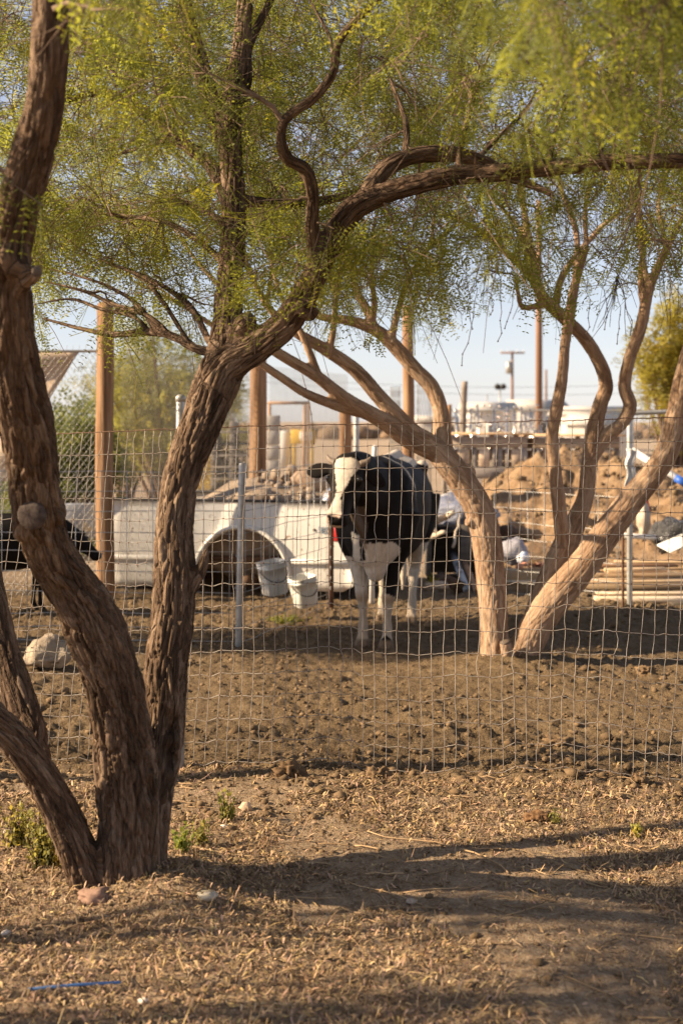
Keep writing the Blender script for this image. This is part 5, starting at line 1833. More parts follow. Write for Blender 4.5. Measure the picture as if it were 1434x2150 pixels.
M['pipe_blue'] = surf('grey_blue_pipe', [(0.3, (0.33, 0.35, 0.38)), (0.7, (0.52, 0.53, 0.54))], 9, 0.5, 0.2, spots=(6, 0.55, 0.6, (0.14, 0.14, 0.15)))
M['pipe_rust'] = surf('rust_orange_pipe', [(0.3, (0.26, 0.14, 0.075)), (0.7, (0.44, 0.28, 0.17))], 9, 0.7, 0.3)
hollow_pipe('metal_pipe', 'grey blue banded pipe slanting out of the junk toward the pale trunk', P(979, 1238, 12.75), P(952, 1165, 14.0), 0.034, M['pipe_blue'])
hollow_pipe('metal_pipe', 'rusty tan pipe lying right of the grey blue pipe', P(1001, 1243, 12.7), P(970, 1172, 14.0), 0.030, M['pipe_rust'])
hollow_pipe('drain_pipe', 'fat pipe with a black open mouth lying on the soil', P(964, 1232, 12.75), P(925, 1212, 13.7), 0.055, M['under'])


def sack(label, px, py, d, s, seed, mat, rot=(0, 0, 0), name='sack', cat='bag', rough=0.22):
    o = MB().blob(P(px, py, d), s, 3, rough, 2.4, seed, rot).build(name, mat, None, True)
    return tag(o, label, cat)


M['grey_cloth'] = surf('grey_lilac_cloth', [(0.3, (0.22, 0.21, 0.25)), (0.7, (0.40, 0.38, 0.40))], 4, 0.7, 0.6, 12, bump_dist=0.03)
M['black_bag'] = surf('black_plastic', [(0.3, (0.02, 0.02, 0.02)), (0.7, (0.09, 0.085, 0.08))], 5, 0.3, 1.0, 10, bump_dist=0.08, spec=0.6)
sack('grey lilac rag bundle on the soil right of the left pale trunk', 1078, 1158, 13.4, (0.13, 0.12, 0.13), 4, M['grey_cloth'])
sack('small white bag crumpled beside the grey rag bundle', 1098, 1172, 13.2, (0.055, 0.06, 0.06), 6, M['bag'])
sack('pale sack lying on soil under the pipes left of the trunk', 925, 1231, 13.1, (0.16, 0.12, 0.05), 7, M['tarp'], name='flat_sack')
sack('black plastic sheeting crumpled in a heap at the right edge', 1412, 1122, 13.3, (0.24, 0.20, 0.14), 8, M['black_bag'], name='plastic_heap', rough=0.4)
sack('dark rounded boulder left of the twin pale trunks', 1060, 1128, 14.3, (0.14, 0.14, 0.12), 12, M['under'], name='boulder', cat='rock', rough=0.15)
sack('tan rock slab on the mound foot between the pale trunks', 1098, 1122, 14.6, (0.20, 0.15, 0.07), 13, M['mound'], name='rock', cat='rock', rough=0.2)
sack('thin grey brush bundle standing by the mound at right', 1350, 1090, 13.6, (0.06, 0.06, 0.19), 15, M['drift'], name='brush_bundle', cat='brush', rough=0.35)
o = MB().tube([P(1354, 1077, 13.9), P(1355, 1060, 13.9), P(1356, 1042, 13.9)], [0.05, 0.036, 0.012], 14).build('traffic_cone', surf('orange_red_plastic', [(0.3, (0.52, 0.055, 0.02)), (0.7, (0.62, 0.08, 0.03))], 8, 0.5, 0.1), None, True)
tag(o, 'small orange red cone on the mound at right', 'cone')
hollow_pipe('white_pipe', 'white pipe lying level across the soil at right', P(1308, 1124, 13.0), P(1386, 1130, 13.2), 0.024, M['white'])
hollow_pipe('white_pipe', 'long white pipe slanting down behind the right hand trunk', P(1326, 946, 14.8), P(1450, 1022, 14.4), 0.035, M['white'])
M['blue_plastic'] = surf('blue_plastic', [(0.3, (0.03, 0.10, 0.42)), (0.7, (0.05, 0.15, 0.50))], 8, 0.4, 0.1)
o = MB().tube([P(1418, 1003, 14.45), P(1440, 1017, 14.4)], 0.040, 12).build('pipe_collar', M['blue_plastic'], None, True)
tag(o, 'blue collar on the long slanting white pipe', 'collar')
# white cloth on the gate post, a white sheet by the black plastic
cv = []
for a in range(14):
    for b_ in range(6):
        p = P(lerp(1314, 1333, b_ / 5) + 3 * math.sin(a * 0.9), lerp(942, 1024, a / 13), 11.66)
        p[1] += 0.015 * math.sin(b_ * 2.2 + a * 0.5)
        cv.append(p)
cf = [[a * 6 + b_, a * 6 + b_ + 6, a * 6 + b_ + 7, a * 6 + b_ + 1] for a in range(13) for b_ in range(5)]
o = MB().add(np.array(cv), [np.array(cf)]).build('white_cloth', M['white'], None, True)
o.modifiers.new('thickness', 'SOLIDIFY').thickness = 0.006
tag(o, 'strip of white cloth hanging from the tall gate post', 'cloth')
o = MB().box(P(1420, 1140, 13.0), (0.30, 0.22, 0.012), (0.25, -0.35, 0.3), 0.004).build('white_sheet', M['white'])
tag(o, 'bent white plastic sheet in front of the black plastic heap', 'sheet')

# timber beams with broken tiles, lumber planks
def plank(label, px0, px1, py, d, h, depth, mat, col=(1, 1, 1), yaw=0.0, name='plank', roll=0.0, group=None):
    x0, x1 = (px0 - CX) / F * d, (px1 - CX) / F * d
    z = HC - (py - HY) / F * d
    o = MB().box(((x0 + x1) / 2, d, z), (x1 - x0, depth, h), (0, roll, yaw), 0.006, col=np.array(col, float)).build(name, mat)
    return tag(o, label, 'plank' if name == 'plank' else 'beam', group)


plank('upper weathered beam with broken tiles lying on it', 1052, 1170, 1206, 13.0, 0.10, 0.16, M['tan_wood'], (0.75, 0.68, 0.58), name='beam')
plank('lower weathered beam under the one with tiles', 1058, 1178, 1233, 12.95, 0.11, 0.20, M['tan_wood'], (0.6, 0.55, 0.48), name='beam')
plank('pale thin board between the two weathered beams', 1056, 1176, 1219.5, 12.93, 0.016, 0.22, M['tan_wood'], (1.1, 1.1, 1.05))
LUM = [('pale board lowest in the lumber pile at right', 1246, 1520, 1258, 12.0, 0.045, 0.14, (1.2, 1.2, 1.2), 0.0), ('narrow pale strip lying on the lowest pale board', 1250, 1540, 1245, 12.1, 0.020, 0.10, (1.1, 1.08, 1.02), 0.03),
       ('wide brown board second in the lumber pile', 1200, 1500, 1231, 12.35, 0.045, 0.16, (0.50, 0.44, 0.36), -0.03), ('tan board third in the lumber pile above the brown one', 1225, 1530, 1219, 12.5, 0.025, 0.20, (0.95, 0.86, 0.72), 0.05),
       ('grey brown board upper in the lumber pile', 1240, 1480, 1208, 12.7, 0.035, 0.14, (0.55, 0.47, 0.38), -0.06), ('pale square ended board sticking out of the lumber pile top', 1268, 1400, 1197, 12.5, 0.04, 0.10, (1.25, 1.1, 0.9), 0.16),
       ('thin tan lath across the top of the lumber pile', 1250, 1560, 1194, 12.9, 0.018, 0.06, (1.0, 0.85, 0.65), 0.2), ('reddish brown board at the back of the lumber pile', 1180, 1420, 1188, 13.2, 0.03, 0.14, (0.5, 0.34, 0.25), 0.03),
       ('pale board topmost at the back of the lumber pile', 1290, 1560, 1180, 13.5, 0.02, 0.10, (1.0, 0.9, 0.75), -0.08)]
for (lab, a, b_, py, d, h, dp, c_, yw) in LUM:
    plank(lab, a, b_, py, d, h, dp, M['tan_wood'], c_, yw)
for k, (px, py) in enumerate(((1275, 1272), (1420, 1270))):
    plank(('short dark bearer under the left part of the lumber pile', 'short dark bearer under the right end of the lumber pile')[k], px - 30, px + 30, py - 6, 12.1, 0.05, 0.5, M['grey_wood'], (0.3, 0.28, 0.25), 0.1)
M['terra'] = surf('terracotta', [(0.3, (0.42, 0.18, 0.10)), (0.7, (0.58, 0.29, 0.18))], 10, 0.85, 0.3)
for k in range(7):
    c_ = P(1095 + k * 11, 1186 - (k % 2) * 3, 12.98)
    t = np.linspace(0.2, math.pi - 0.2, 9)
    pr = np.stack([0.035 * np.cos(t), 0 * t, 0.028 * np.sin(t)], 1)
    V = np.concatenate([pr + np.array([0, -0.06, 0]), pr + np.array([0, 0.06, 0]), pr * 0.8 + np.array([0, -0.06, 0]), pr * 0.8 + np.array([0, 0.06, 0])])
    q = []
    for a in range(8):
        q += [[a, a + 1, 9 + a + 1, 9 + a], [18 + a, 27 + a, 27 + a + 1, 18 + a + 1], [a, 18 + a, 18 + a + 1, a + 1], [9 + a, 9 + a + 1, 27 + a + 1, 27 + a]]
    V = V @ np.array(Euler((0, gM.uniform(-0.5, 0.5), gM.uniform(-0.8, 0.8))).to_matrix()).T
    o = MB().add(V + c_ + np.array([0, 0, -0.02]), [np.array(q)]).build('roof_tile', M['terra'])
    tag(o, 'broken terracotta tile in the row on the upper weathered beam', 'tile', 'broken tiles on the beam')


# ------------------------------------------------------------------ far things
def pole(label, px, py_top, d, wpx, mat=None, arm=None, box_=False, name='utility_pole'):
    x = (px - CX) / F * d
    zt = HC - (py_top - HY) / F * d
    root = thing(name, label, 'pole', (x, d, 0))
    MB().tube([(x, d, -0.3), (x, d, zt * 0.5), (x, d, zt)], np.array([1.1, 1.0, 0.85]) * W(wpx, d) / 2, 12).build('shaft', mat or M['rust'], root, True)
    if arm:
        for (wp, py) in arm:
            z = HC - (py - HY) / F * d
            w = W(wp, d)
            MB().box((x, d - 0.15, z), (w, 0.12, 0.13), (0, 0, 0), 0.01).build('cross_arm', mat or M['rust'], root)
            for k in (-0.46, -0.2, 0.2, 0.46):
                MB().tube([(x + w * k, d - 0.15, z + 0.06), (x + w * k, d - 0.15, z + 0.2)], [0.05, 0.035], 8).build('insulator', M['white'], root, True)
    if box_:
        z = HC - (772 - HY) / F * d
        MB().tube([(x - 0.28, d - 0.2, z - 0.45), (x - 0.28, d - 0.2, z + 0.40), (x - 0.28, d - 0.2, z + 0.46)], [0.22, 0.22, 0.1], 12).build('transformer', M['galv'], root, True)
    return root, zt


M['pole'] = surf('creosote_pole', [(0.3, (0.16, 0.085, 0.05)), (0.7, (0.28, 0.16, 0.095))], 3, 0.85, 0.2, stretch=(1, 1, 0.1))
pole('thick brown pole rising far behind between the pale trunks', 1131, 420, 46, 14, M['pole'], name='far_pole')
pole('distant utility pole with cross arm and transformer', 1075, 737, 105, 6, M['pole'], arm=((50, 741),), box_=True)
pole('thin distant pole just right of the thick brown pole', 1146, 776, 110, 5, M['pole'], name='far_pole')
pole('faint short far pole left of the floodlights', 1022, 828, 120, 3, M['galv'], name='far_pole')
fl = thing('floodlight_mast', 'distant pale mast with two floodlights', 'light mast', P(1049, 885, 100) * np.array([1, 1, 0]))
xf = P(1049, 812, 100)
MB().tube([(xf[0], 100, 0), (xf[0], 100, xf[2])], 0.06, 8).build('mast', M['galv'], fl, True)
MB().box((xf[0], 100, xf[2]), (0.5, 0.08, 0.08), (0, 0, 0), 0.01).build('bar', M['galv'], fl)
for k in (-1, 1):
    MB().tube([(xf[0] + k * 0.2, 99.7, xf[2] + 0.0), (xf[0] + k * 0.2, 100.1, xf[2] + 0.06)], [0.22, 0.12], 12).build('floodlight', M['black_trim'], fl, True)
for k, (py0, py1, lab) in enumerate(((786, 778, 'upper overhead wire sagging across the far sky'), (796, 800, 'lower overhead wire sagging across the far sky'))):
    t = np.linspace(0, 1, 30)
    a, b_ = P(500, py0, 104), P(1700, py1, 107)
    q = a + (b_ - a) * t[:, None]
    q[:, 2] -= 1.1 * 4 * t * (1 - t)
    tag(MB().tube(q, 0.012, 4).build('overhead_wire', M['black_trim'], None), lab, 'wire')


def shed(label, px0, px1, py_top, d, col, deep=5.0, seed=0, name='white_shed', z0=0.0):
    x0, x1 = (px0 - CX) / F * d, (px1 - CX) / F * d
    zt = HC - (py_top - HY) / F * d
    root = thing(name, label, 'building', ((x0 + x1) / 2, d, 0))
    wl = zt * 0.82
    MB().box(((x0 + x1) / 2, d + deep / 2, wl / 2), (x1 - x0, deep, wl), (0, 0, 0), 0.02).build('wall', col, root)
    v = np.array([(x0 - 0.2, d - 0.2, wl), (x1 + 0.2, d - 0.2, wl), (x1 + 0.2, d + deep + 0.2, wl), (x0 - 0.2, d + deep + 0.2, wl), (x0 - 0.2, d + deep / 2, zt), (x1 + 0.2, d + deep / 2, zt)])
    MB().add(v, [np.array([[0, 1, 5, 4], [2, 3, 4, 5], [3, 2, 1, 0]]), np.array([[0, 4, 3], [1, 2, 5]])]).build('roof', M['shed_roof'], root)
    n = max(1, int((x1 - x0) / 1.6))
    for k in range(n):
        xc = lerp(x0, x1, (k + 0.5) / n)
        f_ = MB().box((xc, d - 0.03, wl * 0.55), (0.62, 0.06, wl * 0.34), (0, 0, 0), 0.01).build('window', M['white'], root)
        MB().box((xc, d - 0.063, wl * 0.55), (0.5, 0.02, wl * 0.27), (0, 0, 0), 0.004).build('pane', M['black_trim'], f_)
    return root


M['shed_white'] = surf('whitewash', [(0.3, (0.46, 0.42, 0.37)), (0.7, (0.58, 0.54, 0.48))], 1.2, 0.8, 0.1)
M['shed_roof'] = surf('dusty_roof', [(0.3, (0.40, 0.36, 0.31)), (0.7, (0.52, 0.47, 0.41))], 1.0, 0.8, 0.1)
M['shed_grey'] = surf('grey_block', [(0.3, (0.30, 0.27, 0.24)), (0.7, (0.42, 0.38, 0.34))], 1.2, 0.85, 0.1)
shed('long white far shed behind the left part of the low coop', 985, 1085, 843, 66, M['shed_white'], seed=1)
shed('taller white far shed behind the thick brown pole', 1084, 1190, 838, 74, M['shed_white'], seed=2)
shed('white far shed nearest the yellow green tree', 1190, 1330, 852, 62, M['shed_white'], seed=3)
shed('small grey brown far shed behind the right dark coop', 1225, 1300, 868, 40, M['shed_grey'], 3.0, seed=4, name='grey_shed')
shed('low brown roofed far building left of the pale arching limb', 880, 945, 872, 90, M['shed_grey'], seed=5, name='grey_shed')

g_ = np.random.default_rng(77)
sm = MB()
for k in range(110):
    p = P(g_.uniform(950, 1160), g_.uniform(850, 906), g_.uniform(26.5, 30.5))
    s = g_.uniform(0.02, 0.05)
    sm.blob(p, (s, s * 0.7, s), 1, 0.1, seed=k, rot=g_.uniform(0, 6, 3))
for k in range(26):
    p = P(950 + k * 8.4, 905, 28.5 + g_.uniform(-1.5, 1.5))
    sm.tube([(p[0], p[1], 0), (p[0] + g_.normal(0, 0.1), p[1], g_.uniform(1.3, 2.0))], 0.02, 5)
sc_ = sm.build('scrap_metal', surf('bright_scrap', [(0.3, (0.50, 0.44, 0.36)), (0.7, (0.68, 0.60, 0.50))], 4, 0.16, 0, metal=1.0))
tag(sc_, 'heap of glinting scrap metal behind the low coop', 'scrap', kind='stuff')

# yellow container, rusty frame and block pillar left of the cow
M['yellow'] = surf('yellow_paint', [(0.3, (0.50, 0.30, 0.03)), (0.7, (0.62, 0.39, 0.05))], 2, 0.6, 0.1)
c_ = P(636, 917, 48)
yc_ = thing('yellow_bin', 'far yellow bin with a white panel left of the cow', 'bin', (c_[0], 48, 0))
MB().box((c_[0], 48.4, c_[2]), (W(52, 48), 0.8, W(30, 48)), (0, 0, 0), 0.03).build('body', M['yellow'], yc_)
MB().box((c_[0] + 0.1, 47.98, c_[2] + 0.03), (W(26, 48), 0.05, W(18, 48)), (0, 0, 0), 0.01).build('panel', M['white'], yc_)
for k in (-1, 1):
    MB().box((c_[0] + k * 0.3, 48.4, c_[2] / 2 - 0.1), (0.1, 0.7, c_[2] - 0.2), (0, 0, 0), 0.01).build('leg', M['yellow'], yc_)
c_ = P(598, 916, 48.5)
wt = thing('white_tank', 'far pale tank left of the yellow bin', 'tank', (c_[0], 48.5, 0))
MB().tube([(c_[0], 48.5, 0), (c_[0], 48.5, c_[2] + 0.1), (c_[0], 48.5, c_[2] + 0.2)], [0.24, 0.24, 0.1], 14).build('drum', M['shed_white'], wt, True)
MB().tube([(c_[0], 48.5, 0.3), (c_[0], 48.5, 0.33)], 0.25, 14).build('hoop', M['galv'], wt, True)
fr = thing('goal_post', 'rusty tan pipe goal frame behind the chain link', 'frame', P(606, 885, 26) * np.array([1, 1, 0]))
for (a, b_) in (((562, 846), (650, 846)), ((648, 846), (645, 990)), ((640, 850), (636, 990)), ((566, 846), (566, 990))):
    p0, p1 = P(*a, 26), P(*b_, 26)
    p1[2] = max(p1[2], 0) if b_[1] > 900 else p1[2]
    if b_[1] > 900:
        p1[2] = 0
    MB().tube([p0, p1], 0.03, 8).build('tube', M['pipe_rust'], fr, True)
bp_ = thing('block_pillar', 'grey block pillar right of the second timber post', 'pillar', P(573, 885, 19.5) * np.array([1, 1, 0]))
xp = (573 - CX) / F * 19.5
for k in range(8):
    MB().box((xp + (k % 2) * 0.006, 19.5, 0.10 + k * 0.205), (0.19, 0.19, 0.195), (0, 0, 0.02 * (k % 3)), 0.008).build('block', M['shed_grey'], bp_)
pl = thing('stacked_pallets', 'grey stack of weathered pallets left of the second timber post', 'pallets', P(488, 885, 20) * np.array([1, 1, 0]))
for k in range(9):
    MB().box(((488 - CX) / F * 20, 20.4, 0.08 + k * 0.165), (0.62, 0.8, 0.03), (0, 0, 0.03 * (k % 3 - 1)), 0.005, col=np.ones(3) * (0.7 + 0.1 * (k % 4))).build('deck_board', M['grey_wood'], pl)
    for s in (-0.26, 0, 0.26):
        MB().box(((488 - CX) / F * 20 + s, 20.4, 0.08 + k * 0.165 + 0.08), (0.08, 0.8, 0.125), (0, 0, 0), 0.004, col=np.ones(3) * 0.6).build('block', M['grey_wood'], pl)


def mesh_roll(label, px, d, py_top, wpx):
    x = (px - CX) / F * d
    zt = HC - (py_top - HY) / F * d
    r = W(wpx, d) / 2
    mb = MB()
    for k in range(14):
        for s in (-1, 1):
            a = np.linspace(0, 3.2, 16) * s + k * 2 * math.pi / 14
            mb.tube(np.stack([x + r * np.cos(a), d + r * np.sin(a), np.linspace(0.02, zt, 16)], 1), 0.003, 3, cap=False)
    o = mb.build('wire_roll', M['chain'])
    return tag(o, label, 'wire roll')


mesh_roll('upright roll of wire mesh left of the slim brown post', 830, 22, 812, 20)
mesh_roll('upright roll of wire mesh right of the slim brown post', 890, 22, 806, 30)
hd_ = MB()
for k in range(900):
    x = g_.uniform(-60, 70)
    d = g_.uniform(120, 190)
    s = g_.uniform(0.4, 1.0)
    hd_.blob((x, d, s * 0.5), (s * 1.6, s, s * 0.8), 1, 0.3, seed=k, col=np.array([0.9, 0.85, 0.8]) * g_.uniform(0.6, 1.2))
hd_ = hd_.build('desert_scrub', surf('far_scrub', [(0.3, (0.16, 0.11, 0.07)), (0.7, (0.28, 0.20, 0.13))], 1, 0.95, 0, tint=True))
tag(hd_, 'low brown scrub along the horizon', 'scrub', kind='stuff')

# ------------------------------------------------------------------ stones, straw and litter near the camera
def rock(label, px, py, s, seed, col, name='stone', mat=None, rough=0.42, sub=3, rot=(0, 0, 0), sink=0.35):
    d = GD(py)
    x = (px - CX) / F * d
    z = gz(x, d)
    o = MB().blob((x, d, z + s[2] * (1 - sink)), s, 4 if name == 'soil_lump' else sub, 0.5 if name == 'soil_lump' else rough, 3.4 if name == 'soil_lump' else 1.7, seed, rot, col=np.array(col, float)).build(name, mat or M['stone'])
    return tag(o, label, 'stone' if name == 'stone' else name.split('_')[-1])


rock('pinkish flat stone in front of the near mesquite foot', 197, 1925, (0.050, 0.036, 0.022), 3, (0.62, 0.44, 0.37))
rock('pale round stone at the left edge of the foreground', 14, 1976, (0.016, 0.014, 0.012), 4, (1.5, 1.45, 1.4), sub=2)
rock('pale stone at the left edge beside the leaning trunk', 18, 1757, (0.022, 0.016, 0.011), 5, (1.3, 1.25, 1.15), sub=2)
rock('small white shell like stone low in the foreground', 300, 2120, (0.014, 0.010, 0.008), 6, (1.7, 1.65, 1.6), sub=2)
rock('little white pebble right of the near mesquite', 470, 1762, (0.014, 0.012, 0.011), 7, (1.5, 1.45, 1.4), sub=2)
rock('tan stone in the shadow right of the near mesquite', 516, 1716, (0.026, 0.022, 0.018), 8, (1.2, 1.0, 0.8), sub=2)
rock('grey flat pebble lying in the long shadow', 862, 1912, (0.020, 0.014, 0.008), 9, (1.0, 0.95, 0.9), sub=2)
rock('big crumbly soil lump behind the fence at right', 1168, 1572, (0.075, 0.06, 0.036), 10, (1.1, 1.05, 1.0), name='soil_lump', mat=M['clod'])
rock('dark soil lump under the fence bottom at centre', 606, 1650, (0.055, 0.05, 0.040), 11, (0.8, 0.72, 0.65), name='soil_lump', mat=M['clod'])
rock('soil lump right of the dark lump at the fence bottom', 795, 1658, (0.045, 0.04, 0.032), 12, (0.95, 0.9, 0.85), name='soil_lump', mat=M['clod'])
rock('soil lump in the fence line near the right edge', 1340, 1655, (0.035, 0.03, 0.026), 13, (1.0, 0.95, 0.9), name='soil_lump', mat=M['clod'])
rock('reddish soil lump in front of the fence at right', 1128, 1735, (0.045, 0.04, 0.022), 14, (0.9, 0.72, 0.6), name='soil_lump', mat=M['clod'])
rock('soil lump on the pen floor right of the pale mesquite', 1355, 1420, (0.06, 0.05, 0.035), 15, (1.1, 1.05, 1.0), name='soil_lump', mat=M['clod'])

# pale plaster block with a hollow, left
d = GD(1412)
xq = (100 - CX) / F * d
pb = MB()
v, f = ico(4)
pv = v * np.array([0.14, 0.11, 0.085])
pv = pv * (1 + 0.16 * fbm(v * 2.2 + 5, 3) + 0.10 * np.round(2 * noise3(v * 1.6 + 9)) * 0.5)[:, None]
pv[:, 2] += 0.085
pv -= (np.exp(-(((pv[:, 0] - 0.03) / 0.07) ** 2 + ((pv[:, 1] + 0.10) / 0.06) ** 2 + ((pv[:, 2] - 0.10) / 0.05) ** 2)))[:, None] * np.array([0, -0.06, 0.03])
pb.add(pv + np.array([xq, d, gz(xq, d) - 0.01]), [f])
v, f = ico(3)
pv = v * np.array([0.06, 0.06, 0.045]) * (1 + 0.2 * fbm(v * 3, 2))[:, None]
pb.add(pv + np.array([xq + 0.005, d + 0.05, gz(xq, d) + 0.15]), [f])
pbv = pb.v[0]
pb.v[0] = pbv + 0.016 * np.round(2.5 * noise3(pbv * 14))[:, None] * np.array([0.6, 0.5, 0.7])
o = pb.build('plaster_block', M['plaster'])
tag(o, 'pale broken plaster block on the soil behind the left trunks', 'block')

# blue straw and clear disc
dd = GD(2098)
a, b_ = P(60, 2108, GD(2108)), P(254, 2087, GD(2087))
a[2], b_[2] = gz(a[0], a[1]) + 0.012, gz(b_[0], b_[1]) + 0.014
o = MB().tube([a, a * 0.5 + b_ * 0.5 + np.array([0, 0, 0.002]), b_], 0.0042, 10).build('blue_straw', surf('blue_straw_plastic', [(0.3, (0.09, 0.20, 0.42)), (0.7, (0.14, 0.28, 0.52))], 20, 0.35, 0), None, True)
tag(o, 'blue plastic straw lying in the dry litter', 'straw')
d = GD(1928)
xq = (435 - CX) / F * d
zq = gz(xq, d)
m, nt, out = mat_new('clear_plastic')
b = N(nt, 'ShaderNodeBsdfPrincipled')
b.inputs['Base Color'].default_value = (0.72, 0.64, 0.50, 1)
b.inputs['Roughness'].default_value = 0.15
b.inputs['Transmission Weight'].default_value = 0.55
nt.links.new(b.outputs[0], out.inputs['Surface'])
o = MB().tube([(xq, d, zq), (xq, d, zq + 0.012), (xq, d, zq + 0.018), (xq, d, zq + 0.016), (xq, d, zq + 0.006)], [0.028, 0.034, 0.032, 0.028, 0.02], 20).build('cup_lid', m, None, True)
tag(o, 'clear plastic lid on the sandy soil in front of the near mesquite', 'lid')


# weeds
def weed(label, px, py, h, n, seed, tint=(1, 1, 1), w=0.5, name='weed'):
    g = np.random.default_rng(seed)
    d = GD(py)
    x = (px - CX) / F * d
    z = gz(x, d)
    root = thing(name, label, 'weed', (x, d, z))
    st = MB()
    pos, ax = [], []
    for k in range(n):
        a = g.uniform(0, 2 * math.pi)
        e_ = np.array([x + math.cos(a) * h * w * g.random(), d + math.sin(a) * h * w * g.random(), z + h * g.uniform(0.4, 1.0)])
        s0 = np.array([x, d, z - 0.01]) + g.normal(0, h * 0.12, 3) * np.array([1, 1, 0])
        mid = (s0 + e_) / 2 + g.normal(0, h * 0.08, 3)
        t = np.linspace(0, 1, 6)[:, None]
        q = (1 - t) ** 2 * s0 + 2 * t * (1 - t) * mid + t * t * e_
        st.tube(q, np.linspace(0.0016, 0.0007, 6), 3, cap=False)
        m_ = g.integers(6, 12)
        tt = g.uniform(0.15, 1, m_)
        fi = tt * 5
        i0 = np.minimum(fi.astype(int), 4)
        pos.append(q[i0] + (q[i0 + 1] - q[i0]) * (fi - i0)[:, None])
        ax.append(g.normal(0, 1, (m_, 3)) + np.array([0, 0, 0.5]))
    stuff(st.build('stems', M['weed'], root))
    cr = MB()
    tl = (np.array([[0, 0, 0], [0.008, -0.006, 0.001], [0.020, 0, -0.002], [0.008, 0.006, 0.001]]), np.array([[0, 1, 2, 3]]))
    place_leaves(cr, np.concatenate(pos), np.concatenate(ax), [tl], g, 0.6, 1.3, tint, 0.3, 0.3)
    stuff(cr.build('leaves', M['weed'], root))


weed('bushy pale green weed at the left foot of the leaning trunk', 95, 1860, 0.19, 60, 1)
weed('feathery weed behind the bushy weed at left', 40, 1800, 0.16, 40, 2, (1.1, 1.05, 0.9))
weed('low weed close at the trunk foot left of the roots', 130, 1868, 0.09, 30, 3, (1.2, 1.0, 0.7))
weed('small green weed right of the near mesquite foot', 385, 1835, 0.10, 26, 4, (0.9, 1.1, 0.8))
weed('low weed in the long shadow right of the near trunk', 420, 1800, 0.09, 28, 5)
weed('spindly weed beside the tan stone', 475, 1745, 0.13, 18, 6, (0.8, 0.85, 0.7))
weed('tiny weed under the near mesquite front', 215, 1888, 0.05, 14, 7)
weed('short upright weed near the reddish soil lump', 1172, 1745, 0.07, 8, 8)
weed('pale sprig in the dry litter at right', 1335, 1770, 0.06, 8, 9, (1.4, 1.4, 1.2))
weed('weed with purple tinge beside the junk right of the cow', 905, 1238, 0.16, 40, 10, (1.2, 1.1, 0.5))
weed('green hay scrap on the pen floor below the buckets', 600, 1305, 0.06, 60, 11, (0.8, 0.9, 0.6), w=4.0)

# dry litter, twigs and crumbs: too many to count
gL = np.random.default_rng(90)
nL = 88000
d_ = 3.2 + 3.3 * gL.random(nL) ** 0.85
x_ = gL.uniform(-0.36, 0.36, nL) * d_
dens = fbm(np.stack([x_ * 1.6, d_ * 1.6, 0 * x_], 1) + 4, 2)
keep = (dens > -0.55 + 0.9 * sstep(5.3, 6.3, d_)) | (gL.random(nL) < 0.12)
x_, d_ = x_[keep], d_[keep]
n = len(x_)
z_ = ground_z(x_, d_)
ln = gL.uniform(0.008, 0.038, n) * np.where(gL.random(n) < 0.06, 2.6, 1)
wd = gL.uniform(0.0016, 0.0075, n) * np.where(ln > 0.035, 0.45, 1)
a = gL.uniform(0, 2 * math.pi, n)
tilt = gL.normal(0, 0.42, n)
ux = np.stack([np.cos(a) * np.cos(tilt), np.sin(a) * np.cos(tilt), np.sin(tilt)], 1)
uy = np.stack([-np.sin(a), np.cos(a), gL.normal(0, 0.4, n)], 1)
c0 = np.stack([x_, d_, z_ + 0.003 + np.abs(np.sin(tilt)) * ln * 0.5], 1)
cur = gL.uniform(-0.15, 0.35, n)
mid = c0 + np.array([0, 0, 1.0]) * (cur * ln)[:, None]
V = np.stack([c0 - ux * (ln / 2)[:, None] - uy * (wd * 0.25)[:, None], c0 - ux * (ln / 2)[:, None] + uy * (wd * 0.25)[:, None], mid + uy * (wd / 2)[:, None], mid - uy * (wd / 2)[:, None],
              c0 + ux * (ln / 2)[:, None] + uy * (wd * 0.2)[:, None], c0 + ux * (ln / 2)[:, None] - uy * (wd * 0.2)[:, None]], 1).reshape(-1, 3)
bq = (np.arange(n) * 6)[:, None]
Qd = np.concatenate([bq + np.array([0, 1, 2, 3]), bq + np.array([3, 2, 4, 5])])
tone = gL.uniform(0.28, 1.3, n)
tint = np.stack([tone, tone * gL.uniform(0.82, 1.0, n), tone * gL.uniform(0.62, 1.0, n)], 1)
o = MB().add(V, [Qd], np.repeat(tint, 6, 0)).build('leaf_litter', M['litter'])
tag(o, 'dry leaf and straw litter over the foreground soil', 'litter', kind='stuff')
tg = MB()
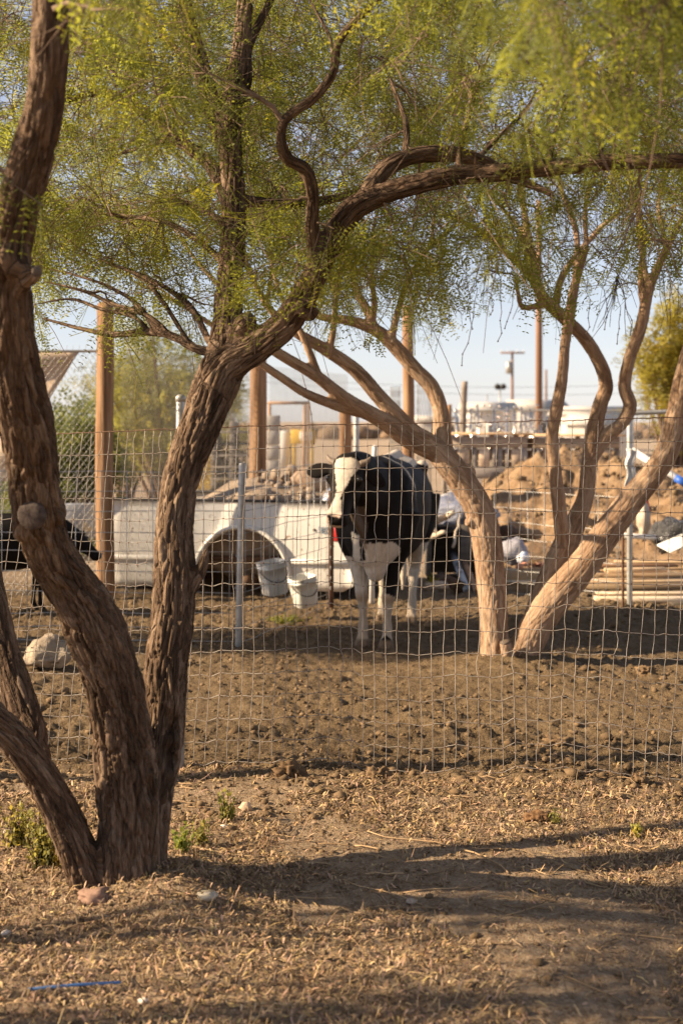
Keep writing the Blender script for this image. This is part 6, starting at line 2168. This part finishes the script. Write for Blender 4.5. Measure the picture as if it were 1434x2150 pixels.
for k in range(420):
    dd = 3.3 + 3.0 * gL.random() ** 0.9
    x = gL.uniform(-0.28, 0.28) * dd
    a = gL.normal(0, 0.7) if gL.random() < 0.6 else gL.uniform(0, 6.28)
    l_ = gL.uniform(0.04, 0.16) if gL.random() < 0.85 else gL.uniform(0.18, 0.40)
    t = np.linspace(-0.5, 0.5, 5)
    px_ = x + np.cos(a) * l_ * t + gL.normal(0, l_ * 0.03, 5)
    py_ = dd + np.sin(a) * l_ * t + gL.normal(0, l_ * 0.03, 5)
    q = np.stack([px_, py_, ground_z(px_, py_) + 0.004 + np.abs(gL.normal(0, 0.004, 5))], 1)
    tone = gL.uniform(0.4, 1.15)
    tg.tube(q, gL.uniform(0.0011, 0.0030), 5, col=np.array([tone, tone * 0.92, tone * 0.82]))
o = tg.build('fallen_twigs', M['litter'], None, True)
tag(o, 'thin fallen twigs scattered on the foreground soil', 'twigs', kind='stuff')
nC = 12000
d_ = 4.6 + 7.5 * gL.random(nC) ** 1.3
d_[:700] = gL.uniform(5.4, 6.3, 700)
d_[700:1500] = gL.uniform(3.3, 5.4, 800)
x_ = gL.uniform(-0.36, 0.36, nC) * d_
sz = gL.lognormal(math.log(0.0085), 0.5, nC) * np.where(d_ < 5.4, 0.6, 1)
pat = fbm(np.stack([x_ * 1.3, d_ * 1.3, 0 * x_], 1) + 31, 2)
sz = np.clip(sz * (1 + 0.5 * pat), 0.003, 0.045)
z_ = ground_z(x_, d_)
tv, tfc = ico(1)
vr = [tv * (1 + 0.55 * fbm(tv * 2.9 + s * 5.1, 2))[:, None] * np.array([1, 0.8, 0.55]) for s in range(12)]
cl = MB()
for s in range(12):
    I = np.arange(s, nC, 12)
    a = gL.uniform(0, 6.28, len(I))
    ca, sa = np.cos(a), np.sin(a)
    T = vr[s]
    V = np.stack([T[None, :, 0] * ca[:, None] - T[None, :, 1] * sa[:, None], T[None, :, 0] * sa[:, None] + T[None, :, 1] * ca[:, None], np.broadcast_to(T[None, :, 2], (len(I), len(T)))], 2) * sz[I][:, None, None]
    V = V + np.stack([x_[I], d_[I], z_[I] + sz[I] * 0.2], 1)[:, None, :]
    Q_ = (tfc[None] + (np.arange(len(I)) * len(T))[:, None, None]).reshape(-1, 3)
    tone = gL.uniform(0.65, 1.2, len(I))
    cl.add(V.reshape(-1, 3), [Q_], np.repeat(np.stack([tone, tone * 0.97, tone * 0.93], 1), len(T), 0))
o = cl.build('soil_crumbs', M['clod'])
tag(o, 'crumbled soil clods strewn over the pen floor', 'soil', kind='stuff')
